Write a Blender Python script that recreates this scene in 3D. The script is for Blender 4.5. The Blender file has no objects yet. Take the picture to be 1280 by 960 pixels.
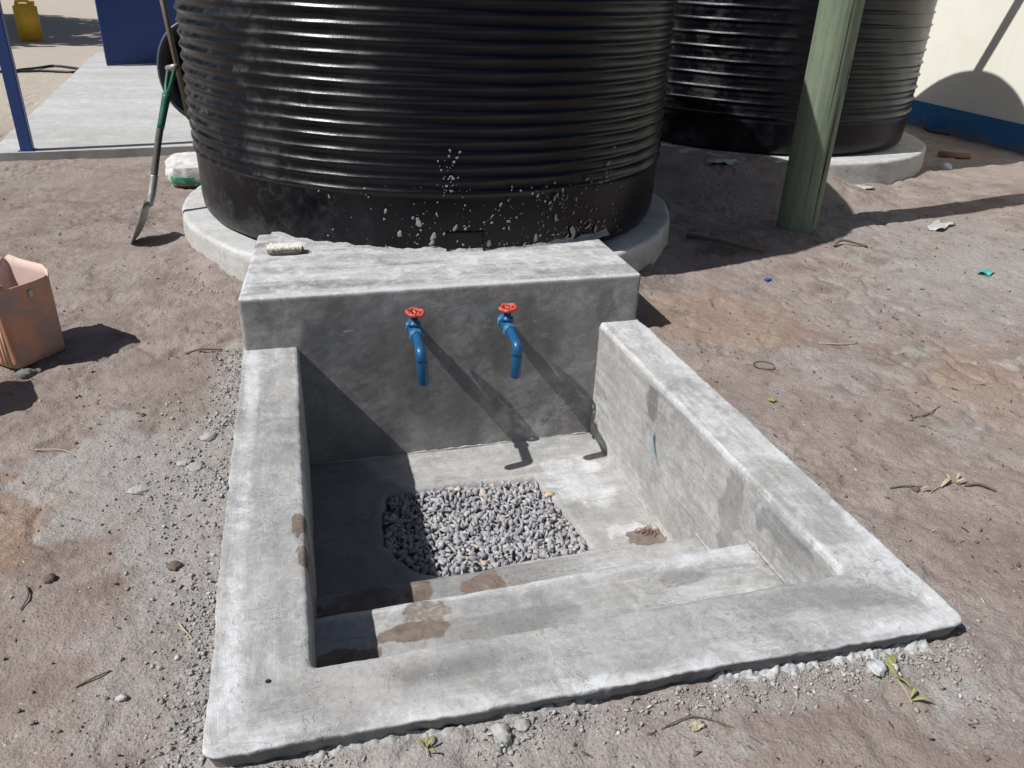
import bpy, bmesh, math, random
import numpy as np
from mathutils import Vector, Matrix
PI = math.pi
random.seed(7)
RNG = np.random.default_rng(11)
SC = bpy.context.scene
COL = SC.collection

# ------------------------------------------------------------------ camera
cam_d = bpy.data.cameras.new('camera')
cam = bpy.data.objects.new('camera', cam_d)
COL.objects.link(cam)
r_ = Vector((0.964545, -0.26135, 0.03673)); u_ = Vector((0.08875, 0.452265, 0.887457)); f_ = Vector((0.248549, 0.852732, -0.459425))
m = Matrix.Identity(4)
for i in range(3):
    m[i][0] = r_[i]; m[i][1] = u_[i]; m[i][2] = -f_[i]
m.translation = Vector((0, 0, 1.5))
cam.matrix_world = m
cam_d.sensor_width = 36; cam_d.lens = 28.125
cam_d.clip_start = 0.05; cam_d.clip_end = 2000
SC.camera = cam

# ------------------------------------------------------------------ light
LIGHT = Vector((0.775, 0.155, -1.0)).normalized()      # the way the sunlight travels
EL = math.asin(-LIGHT.z)
AZ = math.atan2(-LIGHT.x, -LIGHT.y)                    # clockwise from +Y
w = bpy.data.worlds.new('World'); SC.world = w; w.use_nodes = True
nt = w.node_tree
bg = nt.nodes['Background']
sky = nt.nodes.new('ShaderNodeTexSky'); sky.sky_type = 'NISHITA'; sky.sun_disc = False
sky.sun_elevation = EL; sky.sun_rotation = AZ
sky.air_density = 1.0; sky.dust_density = 1.5
nt.links.new(sky.outputs[0], bg.inputs[0]); bg.inputs[1].default_value = 0.055
sd = bpy.data.lights.new('sun', 'SUN'); sd.energy = 5.0; sd.angle = math.radians(0.5); sd.color = (1.0, 0.98, 0.945)
sun = bpy.data.objects.new('sun', sd); COL.objects.link(sun)
sun.rotation_euler = LIGHT.to_track_quat('-Z', 'Y').to_euler()
sun.location = (-6, -2, 9)
SC.view_settings.view_transform = 'Standard'; SC.view_settings.look = 'None'
SC.view_settings.exposure = 0.0; SC.view_settings.gamma = 1.0

# ------------------------------------------------------------------ noise (numpy)
_perm = np.random.default_rng(3).permutation(512).astype(np.int64)
_perm = np.concatenate([_perm, _perm])
_ga = np.random.default_rng(5).uniform(0, 2 * PI, 512)
_gx, _gy = np.cos(_ga), np.sin(_ga)
def perlin(x, y, seed=0):
    x = np.asarray(x, float) + seed * 17.31; y = np.asarray(y, float) - seed * 9.73
    xi = np.floor(x).astype(np.int64); yi = np.floor(y).astype(np.int64)
    xf = x - xi; yf = y - yi
    u = xf * xf * xf * (xf * (xf * 6 - 15) + 10); v = yf * yf * yf * (yf * (yf * 6 - 15) + 10)
    def h(i, j): return _perm[(_perm[i & 511] + (j & 511)) & 511]
    def d(i, j, a, b):
        k = h(i, j); return _gx[k] * a + _gy[k] * b
    n00 = d(xi, yi, xf, yf); n10 = d(xi + 1, yi, xf - 1, yf)
    n01 = d(xi, yi + 1, xf, yf - 1); n11 = d(xi + 1, yi + 1, xf - 1, yf - 1)
    a = n00 + u * (n10 - n00); b = n01 + u * (n11 - n01)
    return (a + v * (b - a)) * 1.45
def fbm(x, y, sc=1.0, oc=4, seed=0, gain=0.5):
    t = 0; a = 1.0; n = 0
    for o in range(oc):
        t = t + a * perlin(np.asarray(x) * sc, np.asarray(y) * sc, seed + o * 3); n += a; a *= gain; sc *= 2.03
    return t / n
def sstep(a, b, x):
    t = np.clip((np.asarray(x, float) - a) / (b - a), 0, 1); return t * t * (3 - 2 * t)
def blob(x, y, cx, cy, rx, ry, seed=0, rough=0.5, sc=9):
    d = np.sqrt(((x - cx) / rx) ** 2 + ((y - cy) / ry) ** 2)
    d = d + rough * fbm(x, y, sc, 3, seed)
    return sstep(1.15, 0.75, d)

# ------------------------------------------------------------------ object helpers
def tag(o, label=None, cat=None, group=None, kind=None):
    if label: o['label'] = label
    if cat: o['category'] = cat
    if group: o['group'] = group
    if kind: o['kind'] = kind
    return o
def empty(name, loc, rz=0.0, label=None, cat=None, group=None):
    o = bpy.data.objects.new(name, None); COL.objects.link(o)
    o.location = loc; o.rotation_euler = (0, 0, rz); o.empty_display_size = 0.1
    return tag(o, label, cat, group)
def link(name, me, mats, parent=None, smooth=True):
    o = bpy.data.objects.new(name, me); COL.objects.link(o)
    for mt in (mats if isinstance(mats, (list, tuple)) else [mats]): me.materials.append(mt)
    if smooth and len(me.polygons): me.polygons.foreach_set('use_smooth', np.ones(len(me.polygons), bool))
    if parent: o.parent = parent
    return o
def np_mesh(name, verts, quads=None, tris=None, mask=None):
    me = bpy.data.meshes.new(name)
    verts = np.asarray(verts, np.float32)
    faces = []; tot = []
    if quads is not None and len(quads): faces.append(np.asarray(quads, np.int32).ravel()); tot.append(np.full(len(quads), 4, np.int32))
    if tris is not None and len(tris): faces.append(np.asarray(tris, np.int32).ravel()); tot.append(np.full(len(tris), 3, np.int32))
    loops = np.concatenate(faces); tot = np.concatenate(tot)
    start = np.concatenate([[0], np.cumsum(tot)[:-1]]).astype(np.int32)
    me.vertices.add(len(verts)); me.vertices.foreach_set('co', verts.ravel())
    me.loops.add(len(loops)); me.loops.foreach_set('vertex_index', loops)
    me.polygons.add(len(tot)); me.polygons.foreach_set('loop_start', start); me.polygons.foreach_set('loop_total', tot)
    me.update(calc_edges=True)
    if mask is not None:
        a = me.color_attributes.new('mask', 'FLOAT_COLOR', 'POINT')
        c = np.zeros((len(verts), 4), np.float32); c[:, :mask.shape[1]] = mask
        a.data.foreach_set('color', c.ravel())
    return me
def grid_quads(nu, nv, keep=None, wrap=False):
    i, j = np.meshgrid(np.arange(nu if wrap else nu - 1), np.arange(nv - 1), indexing='ij')
    i2 = (i + 1) % nu
    q = np.stack([i * nv + j, i2 * nv + j, i2 * nv + j + 1, i * nv + j + 1], -1)
    if keep is not None: return q[keep]
    return q.reshape(-1, 4)
def bm_obj(name, bm, mats, parent=None, smooth=True, recalc=True):
    if recalc: bmesh.ops.recalc_face_normals(bm, faces=bm.faces)
    me = bpy.data.meshes.new(name); bm.to_mesh(me); bm.free()
    return link(name, me, mats, parent, smooth)
def smooth_by_angle(o, ang=35):
    me = o.data
    bm = bmesh.new(); bm.from_mesh(me)
    for e in bm.edges:
        if len(e.link_faces) == 2: e.smooth = e.calc_face_angle(0) < math.radians(ang)
    bm.to_mesh(me); bm.free()
def tube(bm, pts, rad, seg=12, caps=True, close=False):
    pts = [Vector(p) for p in pts]; n = len(pts)
    rads = rad if isinstance(rad, (list, tuple)) else [rad] * n
    rings = []; ref = None
    for k, p in enumerate(pts):
        if close: t = pts[(k + 1) % n] - pts[k - 1]
        else: t = pts[min(k + 1, n - 1)] - pts[max(k - 1, 0)]
        t = t.normalized() if t.length > 1e-9 else Vector((0, 0, 1))
        if ref is None:
            ref = t.orthogonal().normalized()
        else:
            ref = (ref - t * ref.dot(t)).normalized()
        b = t.cross(ref)
        rings.append([bm.verts.new(p + (ref * math.cos(2 * PI * s / seg) + b * math.sin(2 * PI * s / seg)) * rads[k]) for s in range(seg)])
    for k in range(n if close else n - 1):
        a, b2 = rings[k], rings[(k + 1) % n]
        for s in range(seg): bm.faces.new((a[s], a[(s + 1) % seg], b2[(s + 1) % seg], b2[s]))
    if caps and not close:
        bm.faces.new(rings[0][::-1]); bm.faces.new(rings[-1])
def rod(bm, a, b, r0, r1=None, seg=16): tube(bm, [a, b], [r0, r0 if r1 is None else r1], seg)
def lathe(bm, prof, seg=24, axis='z', origin=(0, 0, 0)):
    rings = []
    for (r, z) in prof:
        rings.append([bm.verts.new((origin[0] + r * math.cos(2 * PI * s / seg), origin[1] + r * math.sin(2 * PI * s / seg), origin[2] + z)) for s in range(seg)])
    for k in range(len(rings) - 1):
        a, b = rings[k], rings[k + 1]
        for s in range(seg): bm.faces.new((a[s], a[(s + 1) % seg], b[(s + 1) % seg], b[s]))
    bm.faces.new(rings[0][::-1]); bm.faces.new(rings[-1])
def box(bm, x0, x1, y0, y1, z0, z1, bev=0.0):
    r = bmesh.ops.create_cube(bm, size=1.0)
    for v in r['verts']:
        v.co = Vector((x0 + (v.co.x + .5) * (x1 - x0), y0 + (v.co.y + .5) * (y1 - y0), z0 + (v.co.z + .5) * (z1 - z0)))
    if bev:
        es = list({e for v in r['verts'] for e in v.link_edges})
        bmesh.ops.bevel(bm, geom=es, offset=bev, segments=2, affect='EDGES')
def chain(pts, n=8):
    """Catmull-Rom through the points"""
    P = [Vector(p) for p in pts]; out = []
    for i in range(len(P) - 1):
        p0 = P[max(i - 1, 0)]; p1 = P[i]; p2 = P[i + 1]; p3 = P[min(i + 2, len(P) - 1)]
        for k in range(n):
            t = k / n
            out.append(0.5 * ((2 * p1) + (p2 - p0) * t + (2 * p0 - 5 * p1 + 4 * p2 - p3) * t * t + (3 * p1 - p0 - 3 * p2 + p3) * t ** 3))
    out.append(P[-1]); return out
def copy_tree(o, parent=None):
    c = o.copy(); COL.objects.link(c); c.parent = parent
    for ch in list(o.children): copy_tree(ch, c)
    return c

# ------------------------------------------------------------------ materials
class MB:
    def __init__(s, name):
        s.m = bpy.data.materials.new(name); s.m.use_nodes = True
        s.t = s.m.node_tree; s.b = s.t.nodes['Principled BSDF']; s.pos = None
    def n(s, typ, **kw):
        x = s.t.nodes.new(typ)
        for k, v in kw.items(): setattr(x, k, v)
        return x
    def l(s, a, b): s.t.links.new(a, b)
    def P(s):
        if s.pos is None: s.pos = s.n('ShaderNodeNewGeometry').outputs['Position']
        return s.pos
    def O(s): return s.n('ShaderNodeTexCoord').outputs['Object']
    def noise(s, scale, detail=4, rough=.55, vec=None, dist=0.0):
        x = s.n('ShaderNodeTexNoise'); x.inputs['Scale'].default_value = scale; x.inputs['Detail'].default_value = detail
        x.inputs['Roughness'].default_value = rough; x.inputs['Distortion'].default_value = dist
        s.l(vec if vec is not None else s.P(), x.inputs['Vector']); return x.outputs['Fac']
    def mapping(s, vec, scale=(1, 1, 1), rot=(0, 0, 0)):
        x = s.n('ShaderNodeMapping'); x.inputs['Scale'].default_value = scale; x.inputs['Rotation'].default_value = rot
        s.l(vec, x.inputs['Vector']); return x.outputs[0]
    def rng(s, v, a, b, c=0.0, d=1.0, smooth=False):
        x = s.n('ShaderNodeMapRange'); x.clamp = True
        if smooth: x.interpolation_type = 'SMOOTHSTEP'
        for i, q in enumerate((a, b, c, d)): x.inputs[i + 1].default_value = q
        s.l(v, x.inputs[0]); return x.outputs[0]
    def math(s, op, a, b=None):
        x = s.n('ShaderNodeMath', operation=op)
        for i, v in enumerate((a, b)):
            if v is None: continue
            if isinstance(v, (int, float)): x.inputs[i].default_value = v
            else: s.l(v, x.inputs[i])
        return x.outputs[0]
    def mix(s, fac, a, b):
        x = s.n('ShaderNodeMix', data_type='RGBA')
        for i, v in ((0, fac), (6, a), (7, b)):
            if isinstance(v, (int, float)): x.inputs[i].default_value = v
            elif isinstance(v, tuple): x.inputs[i].default_value = (*v, 1) if len(v) == 3 else v
            else: s.l(v, x.inputs[i])
        return x.outputs[2]
    def mul(s, col, fac):      # darken a colour by a value socket
        x = s.n('ShaderNodeMix', data_type='RGBA', blend_type='MULTIPLY'); x.inputs[0].default_value = 1
        s.l(col, x.inputs[6]); s.l(fac, x.inputs[7]); return x.outputs[2]
    def mask(s, name='mask'):
        x = s.n('ShaderNodeAttribute', attribute_name=name)
        y = s.n('ShaderNodeSeparateColor'); s.l(x.outputs['Color'], y.inputs[0])
        return y.outputs[0], y.outputs[1], y.outputs[2], x.outputs['Alpha']
    def bump(s, h, strength=.3, dist=.01, prev=None):
        x = s.n('ShaderNodeBump'); x.inputs['Strength'].default_value = strength; x.inputs['Distance'].default_value = dist
        s.l(h, x.inputs['Height'])
        if prev is not None: s.l(prev, x.inputs['Normal'])
        return x.outputs[0]
    def done(s, col=None, rough=None, normal=None, metal=None, spec=None):
        for k, v in (('Base Color', col), ('Roughness', rough), ('Normal', normal), ('Metallic', metal), ('Specular IOR Level', spec)):
            if v is None: continue
            if isinstance(v, (int, float)): s.b.inputs[k].default_value = v
            elif isinstance(v, tuple): s.b.inputs[k].default_value = (*v, 1)
            else: s.l(v, s.b.inputs[k])
        return s.m

def concrete(name, base=(.36, .36, .358), dark=(.22, .219, .216), white=(.66, .665, .68), trowel=(14, 14, 14), light=(.51, .51, .508), warm=(.45, .425, .40), bs=1.0):
    """trowelled cement: mask R = lime bloom, G = brown mud, B = damp and painted shade"""
    M = MB(name); R, G, B, A = M.mask()
    n1 = M.noise(2.2, 6, .62, dist=.4); n2 = M.noise(11, 6, .65, dist=.6); n3 = M.noise(70, 4, .6); n4 = M.noise(320, 2, .5)
    sx_ = M.noise(1.0, 6, .68, M.mapping(M.P(), (trowel[0] * .35, trowel[0] * 3.2, trowel[2] * 2)), dist=.5)
    sy_ = M.noise(1.0, 6, .68, M.mapping(M.P(), (trowel[0] * 3.2, trowel[0] * .35, trowel[2] * 2)), dist=.5)
    stc = M.n('ShaderNodeMix', data_type='FLOAT'); M.l(A, stc.inputs[0]); M.l(sx_, stc.inputs[2]); M.l(sy_, stc.inputs[3]); st = stc.outputs[0]
    n0 = M.noise(1.1, 5, .6); n6 = M.noise(28, 5, .7, dist=1.2)
    c = M.mix(M.rng(n1, .3, .72), dark, base)
    c = M.mix(M.rng(n2, .42, .74, 0, .75), c, light)
    c = M.mix(M.rng(st, .53, .72, 0, .55), c, light)
    c = M.mix(M.rng(st, .32, .46, .45, 0), c, dark)
    c = M.mix(M.rng(n6, .53, .66, 0, .22), c, light); c = M.mix(M.rng(n6, .34, .45, .24, 0), c, dark)
    c = M.mix(M.rng(n0, .42, .68, 0, .45), c, warm)
    v = M.math('ADD', M.math('MULTIPLY', n3, .30), M.math('MULTIPLY', n4, .26))
    c = M.mul(c, M.rng(v, .16, .40, .80, 1.18))
    # lime bloom with a torn edge
    wsum = M.math('ADD', R, M.math('ADD', M.math('MULTIPLY', M.math('SUBTRACT', n2, .5), .6), M.math('ADD', M.math('MULTIPLY', M.math('SUBTRACT', st, .5), 1.0), M.math('MULTIPLY', M.math('SUBTRACT', n6, .5), .5))))
    wf = M.rng(wsum, .25, .95, 0, 1, True)
    c = M.mix(M.math('MULTIPLY', wf, .72), c, M.mix(n3, (.54, .545, .555), white))
    tf = M.math('MULTIPLY', M.rng(M.math('ADD', n6, M.math('MULTIPLY', M.math('SUBTRACT', n2, .5), .8)), .56, .61), M.rng(R, .42, .75, 0, .62))
    c = M.mix(tf, c, (.60, .625, .665))
    # damp patches and painted shade
    dsum = M.math('ADD', B, M.math('MULTIPLY', M.math('SUBTRACT', n2, .5), .8))
    df = M.rng(dsum, .2, .8, 0, 1, True)
    c = M.mix(M.math('MULTIPLY', df, .85), c, M.mix(M.rng(n1, .35, .65), (.10, .10, .10), (.165, .163, .16)))
    # mud
    gs = M.math('ADD', G, M.math('ADD', M.math('MULTIPLY', M.math('SUBTRACT', n3, .5), .9), M.math('MULTIPLY', M.math('SUBTRACT', n6, .5), .6)))
    gf = M.rng(gs, .28, .66, 0, .9, True)
    c = M.mix(M.math('MULTIPLY', gf, M.rng(G, .12, .22)), c, M.mix(M.rng(n2, .35, .65), (.115, .080, .062), (.235, .18, .145)))
    # pin holes
    vo = M.n('ShaderNodeTexVoronoi'); vo.inputs['Scale'].default_value = 38; M.l(M.P(), vo.inputs['Vector'])
    ph = M.math('MULTIPLY', M.rng(vo.outputs['Distance'], .05, .085, 1, 0), M.rng(M.noise(9, 2), .56, .62))
    c = M.mix(M.math('MULTIPLY', ph, .75), c, (.06, .058, .055))
    # scattered hair scratches left by the float
    sc_ = M.noise(1.0, 2, .5, M.mapping(M.P(), (5, 75, 40), (0, 0, .5)), dist=1.5)
    scf = M.math('MULTIPLY', M.rng(sc_, .66, .70), M.rng(M.noise(6, 2), .5, .6))
    c = M.mix(M.math('MULTIPLY', scf, .5), c, light)
    # torn trowel lines: thin winding contours, some pale, some dark
    la = M.noise(5.5, 4, .6, M.mapping(M.P(), (1.3, .9, 1.1), (0, 0, .4)), dist=1.4); lb = M.noise(9, 3, .6, M.mapping(M.P(), (.8, 1.4, 1.0), (.3, 0, 1.1)), dist=1.0)
    def line(v, at, wdt): return M.rng(M.math('ABSOLUTE', M.math('SUBTRACT', v, at)), 0, wdt, 1, 0, True)
    g1 = M.rng(M.noise(4.2, 2), .52, .60); g2 = M.rng(M.noise(5.1, 2, .5, M.mapping(M.P(), (1, 1, 1), (0, .5, .9))), .54, .62)
    pl_ = M.math('MULTIPLY', M.math('MAXIMUM', line(la, .47, .006), line(la, .56, .005)), g1)
    dl_ = M.math('MULTIPLY', M.math('MAXIMUM', line(lb, .46, .006), line(lb, .57, .004)), g2)
    c = M.mix(M.math('MULTIPLY', pl_, .55), c, light); c = M.mix(M.math('MULTIPLY', dl_, .55), c, (.13, .128, .125))
    h = M.math('ADD', M.math('MULTIPLY', M.math('SUBTRACT', pl_, dl_), .45 / max(bs, .3)), M.math('MULTIPLY', st, .8))
    h = M.math('ADD', h, M.math('ADD', M.math('MULTIPLY', n3, .30), M.math('MULTIPLY', n6, .55)))
    h = M.math('SUBTRACT', h, M.math('MULTIPLY', ph, .5))
    nb = M.bump(h, .5 * bs, .009); nb = M.bump(n4, .25, .002, nb)
    ro = M.rng(df, 0, 1, .85, .62)
    return M.done(c, ro, nb, spec=.3)

def simple(name, col, rough=.5, metal=0.0, var=.25, scale=20, bump=.15, dist=.003, col2=None, amt=.5, sc2=6, spec=.5, obj=True):
    M = MB(name); vec = M.O() if obj else M.P()
    n = M.noise(scale, 5, .6, vec); n2 = M.noise(sc2, 5, .65, vec, .5)
    c = M.mix(n, tuple(q * (1 - var) for q in col), tuple(min(1, q * (1 + var)) for q in col))
    if col2: c = M.mix(M.rng(n2, .5 - .0, .68, 0, amt), c, col2)
    return M.done(c, M.rng(n2, .3, .7, max(.05, rough - .1), min(1, rough + .12)), M.bump(n, bump, dist), metal, spec)

MAT = {}
MAT['concrete'] = concrete('basin_cement', trowel=(7, 16, 16))
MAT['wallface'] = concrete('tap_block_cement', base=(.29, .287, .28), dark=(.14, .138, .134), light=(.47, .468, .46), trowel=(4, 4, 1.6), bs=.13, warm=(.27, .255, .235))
MAT['slabcement'] = concrete('slab_cement', base=(.44, .435, .42), dark=(.37, .365, .35), light=(.50, .495, .48), warm=(.46, .44, .41), white=(.6, .6, .6), trowel=(.8, 2, 1))
MAT['mortar'] = concrete('rough_mortar', base=(.36, .36, .355), dark=(.26, .26, .255), trowel=(40, 40, 40))

def ground_mat():
    """mask R = cement dust, G = orange subsoil, B = pale far sand, A = dark loose soil"""
    M = MB('ground_soil'); R, G, B, A = M.mask()
    n0 = M.noise(.9, 6, .6); n1 = M.noise(4.5, 6, .62, dist=.5); n2 = M.noise(26, 5, .65); n3 = M.noise(140, 4, .6); n4 = M.noise(420, 2)
    c = M.mix(M.rng(n1, .34, .64), (.212, .165, .145), (.325, .274, .251))
    c = M.mix(M.rng(n0, .45, .7, 0, .55), c, (.315, .263, .236))
    c = M.mix(M.rng(n2, .52, .75, 0, .5), c, (.37, .33, .31))
    c = M.mix(M.rng(G, .0, 1, 0, 1), c, M.mix(n2, (.30, .185, .115), (.38, .25, .165)))
    rs = M.math('ADD', R, M.math('ADD', M.math('MULTIPLY', M.math('SUBTRACT', n2, .5), .7), M.math('MULTIPLY', M.math('SUBTRACT', n3, .5), .5)))
    c = M.mix(M.rng(rs, .12, 1.05, 0, .80, True), c, M.mix(n3, (.29, .278, .268), (.43, .418, .405)))
    c = M.mix(M.rng(B, 0, 1), c, M.mix(n1, (.40, .345, .29), (.53, .47, .40)))
    a2 = M.math('ADD', A, M.math('MULTIPLY', M.math('SUBTRACT', n2, .5), .6))
    c = M.mix(M.rng(a2, .4, .8, 0, .85), c, (.085, .064, .055))
    v = M.math('ADD', M.math('MULTIPLY', n3, .5), M.math('MULTIPLY', n4, .5))
    c = M.mul(c, M.rng(v, .32, .68, .72, 1.25))
    # tiny specks
    vo = M.n('ShaderNodeTexVoronoi'); vo.inputs['Scale'].default_value = 55; M.l(M.P(), vo.inputs['Vector'])
    sp = M.n('ShaderNodeSeparateColor'); M.l(vo.outputs['Color'], sp.inputs[0])
    near = M.rng(vo.outputs['Distance'], .10, .17, 1, 0)
    c = M.mix(M.math('MULTIPLY', near, M.rng(sp.outputs[0], .90, .92)), c, (.06, .045, .04))
    c = M.mix(M.math('MULTIPLY', near, M.rng(sp.outputs[1], .94, .96)), c, (.55, .53, .50))
    h = M.math('ADD', M.math('MULTIPLY', n2, 1.0), M.math('MULTIPLY', n3, .45))
    vc = M.n('ShaderNodeTexVoronoi'); vc.inputs['Scale'].default_value = 75; vc.inputs['Randomness'].default_value = 1.0; M.l(M.P(), vc.inputs['Vector'])
    cl_ = M.math('MULTIPLY', M.rng(vc.outputs['Distance'], .0, .55, 1, 0), M.rng(n1, .42, .62, .15, 1))
    nb = M.bump(h, .7, .018); nb = M.bump(cl_, .28, .007, nb); nb = M.bump(n4, .4, .003, nb)
    return M.done(c, .95, nb, spec=.15)
MAT['ground'] = ground_mat()

def tank_mat():
    M = MB('black_polyethylene'); P = M.O()
    sx = M.n('ShaderNodeSeparateXYZ'); M.l(P, sx.inputs[0])
    n1 = M.noise(2.4, 6, .65, P, .6); n2 = M.noise(14, 5, .65, P, .8); n3 = M.noise(90, 4, .6, P)
    stv = M.noise(1.0, 5, .65, M.mapping(P, (7, 7, 1.2)))
    c = (.0018, .0022, .0042)
    d = M.math('ADD', M.math('MULTIPLY', n1, .6), M.math('MULTIPLY', n2, .4))
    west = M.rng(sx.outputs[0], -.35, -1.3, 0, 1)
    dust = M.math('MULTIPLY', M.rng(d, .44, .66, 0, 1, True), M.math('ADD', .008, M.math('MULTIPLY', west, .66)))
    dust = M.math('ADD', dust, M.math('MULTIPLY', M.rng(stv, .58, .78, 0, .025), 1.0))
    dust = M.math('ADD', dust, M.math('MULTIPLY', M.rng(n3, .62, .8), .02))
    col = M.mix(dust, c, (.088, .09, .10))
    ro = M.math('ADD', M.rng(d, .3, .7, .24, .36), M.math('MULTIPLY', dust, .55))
    nb = M.bump(M.math('ADD', n2, M.math('MULTIPLY', n3, .3)), .18, .006)
    return M.done(col, ro, nb, spec=.30)
MAT['tank'] = tank_mat()
MAT['tap_blue'] = simple('blue_tap_paint', (.012, .085, .20), .32, 0, .2, 60, .10, .001, (.03, .15, .29), .35, 25)
MAT['worn_blue'] = simple('worn_blue_tap_paint', (.035, .15, .29), .5, 0, .3, 90, .3, .001, (.16, .29, .40), .8, 60)
MAT['tap_red'] = simple('red_handwheel_paint', (.47, .055, .042), .45, 0, .2, 60, .25, .001, (.55, .20, .15), .6, 60)
MAT['brass'] = simple('worn_brass', (.30, .22, .10), .4, .8, .2, 60)
MAT['dark_hole'] = simple('dark_rubber', (.012, .012, .012), .8)
MAT['steel'] = simple('worn_steel', (.33, .32, .31), .48, .55, .25, 40, .2, .001, (.24, .19, .15), .7, 12)
MAT['shaft'] = simple('muddy_dark_shaft', (.075, .072, .062), .7, 0, .4, 30, .2, .001, (.17, .15, .13), .5, 10)
MAT['green_paint'] = simple('green_enamel', (.010, .105, .062), .45, 0, .25, 30, .1, .001, (.05, .10, .08), .5, 14)
MAT['blue_paint'] = simple('blue_enamel', (.004, .034, .16), .42, 0, .15, 12, .08, .002, (.006, .036, .15), .5, 3)
MAT['post_blue'] = simple('post_blue_enamel', (.028, .075, .25), .45, 0, .15, 12, .08, .002)
MAT['yellow'] = simple('yellow_plastic', (.78, .44, .03), .55, 0, .15, 10, .1, .003, (.5, .23, .02), .6, 5)
MAT['hose'] = simple('black_hose', (.02, .02, .02), .5)
MAT['wheelbarrow'] = simple('dark_barrow_paint', (.02, .026, .04), .42, .1, .3, 10, .1, .002, (.10, .10, .105), .45, 6)
MAT['worn_lip'] = simple('worn_barrow_lip', (.07, .085, .12), .45, .1, .3, 20)
MAT['tubing'] = simple('dull_bronze_tube', (.17, .145, .10), .5, .3, .25, 20, .1, .001, (.25, .22, .18), .5, 8)
MAT['white_bag'] = simple('woven_white_sack', (.58, .58, .575), .8, 0, .12, 60, .5, .005, (.36, .345, .33), .75, 7)
MAT['green_print'] = simple('green_sack_print', (.02, .24, .12), .7, 0, .3, 30, .2, .002, (.5, .55, .5), .6, 18)
MAT['bristle'] = simple('pale_bristles', (.78, .74, .67), .8, 0, .25, 80)
MAT['brush_wood'] = simple('grey_brush_wood', (.13, .11, .09), .75, 0, .3, 40)
MAT['leaf_green'] = simple('dry_green_leaf', (.27, .28, .09), .7, 0, .4, 30, .15, .003, (.35, .30, .14), .6, 40)
MAT['tree_leaf'] = simple('tree_foliage', (.05, .085, .03), .6, 0, .3, 3)
MAT['bark'] = simple('tree_bark', (.12, .09, .065), .9, 0, .3, 10, .5, .02)
MAT['dry_stick'] = simple('dry_stick', (.13, .10, .075), .85, 0, .3, 40)
MAT['straw'] = simple('dry_straw', (.42, .36, .24), .8, 0, .25, 40)
MAT['teal_plastic'] = simple('teal_plastic', (.08, .42, .36), .5)
MAT['blue_plastic'] = simple('blue_plastic', (.03, .07, .42), .5)
MAT['white_plastic'] = simple('white_film', (.45, .45, .44), .55, 0, .15, 40)
MAT['brick_red'] = simple('dusty_brick', (.28, .15, .115), .9, 0, .3, 30, .4, .004, (.22, .17, .15), .5, 10)
MAT['tan_stone'] = simple('tan_stone', (.52, .38, .26), .85, 0, .2, 60)
MAT['pale_stone'] = simple('pale_stone', (.58, .54, .46), .85, 0, .15, 60)
MAT['pipe'] = simple('grey_pipe', (.35, .35, .35), .5)
MAT['roof'] = simple('roof_sheet', (.25, .25, .26), .5, .3)
MAT['grey_lump'] = simple('grey_mortar_lump', (.15, .155, .145), .9, 0, .3, 40, .4, .004)

def stone_mat(name, ramp, scale=60):
    M = MB(name); R, G, B, A = M.mask()
    n = M.noise(scale, 4, .6)
    c = M.mix(R, ramp[0], ramp[1])
    c = M.mix(M.rng(G, .955, .97), c, ramp[2])
    c = M.mul(c, M.rng(n, .25, .75, .7, 1.25))
    return M.done(c, .88, M.bump(n, .3, .002), spec=.3)
MAT['gravel'] = stone_mat('crushed_gravel', ((.265, .26, .28), (.44, .435, .452), (.52, .47, .39)))
MAT['crumb'] = stone_mat('mortar_crumbs', ((.27, .26, .248), (.42, .41, .395), (.56, .555, .545)))
MAT['pebble'] = stone_mat('soil_crumbs', ((.13, .095, .08), (.26, .20, .17), (.48, .46, .43)))

def bucket_mat():
    M = MB('smeared_orange_plastic'); P = M.O()
    n1 = M.noise(7, 5, .6, P, .6); n2 = M.noise(30, 4, .6, P)
    st = M.noise(1, 4, .6, M.mapping(P, (22, 22, 3)))
    c = M.mix(n2, (.60, .225, .125), (.66, .36, .24))
    c = M.mix(M.rng(n1, .43, .60, 0, .85), c, (.34, .27, .235))
    c = M.mix(M.rng(st, .55, .72, 0, .6), c, (.45, .24, .15))
    M.b.inputs['Subsurface Weight'].default_value = 0.0
    return M.done(c, .6, M.bump(n2, .2, .002))
MAT['bucket'] = bucket_mat()
MAT['bucket_in'] = simple('pale_bucket_inside', (.60, .45, .40), .6, 0, .12, 12, .1, .002, (.40, .18, .10), .6, 5)
MAT['bucket_pale'] = simple('faded_bucket_seam', (.62, .48, .33), .6, 0, .15, 12, .1, .002, (.5, .28, .15), .6, 9)

def pole_mat():
    M = MB('green_treated_timber'); P = M.O()
    g = M.noise(1, 6, .65, M.mapping(P, (26, 26, 1.6)), .5); n = M.noise(5, 5, .6, P); f = M.noise(1, 3, .6, M.mapping(P, (90, 90, 4)))
    c = M.mix(M.rng(g, .3, .7), (.135, .175, .12), (.22, .26, .185))
    c = M.mix(M.rng(n, .5, .75, 0, .55), c, (.24, .26, .18))
    c = M.mul(c, M.rng(f, .3, .7, .92, 1.06))
    c = M.mix(M.rng(g, .70, .76, 0, .4), c, (.05, .06, .04))
    return M.done(c, .8, M.bump(M.math('ADD', g, f), .35, .004), spec=.25)
MAT['pole'] = pole_mat()
MAT['crack'] = simple('timber_check', (.02, .022, .016), .95)

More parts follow.
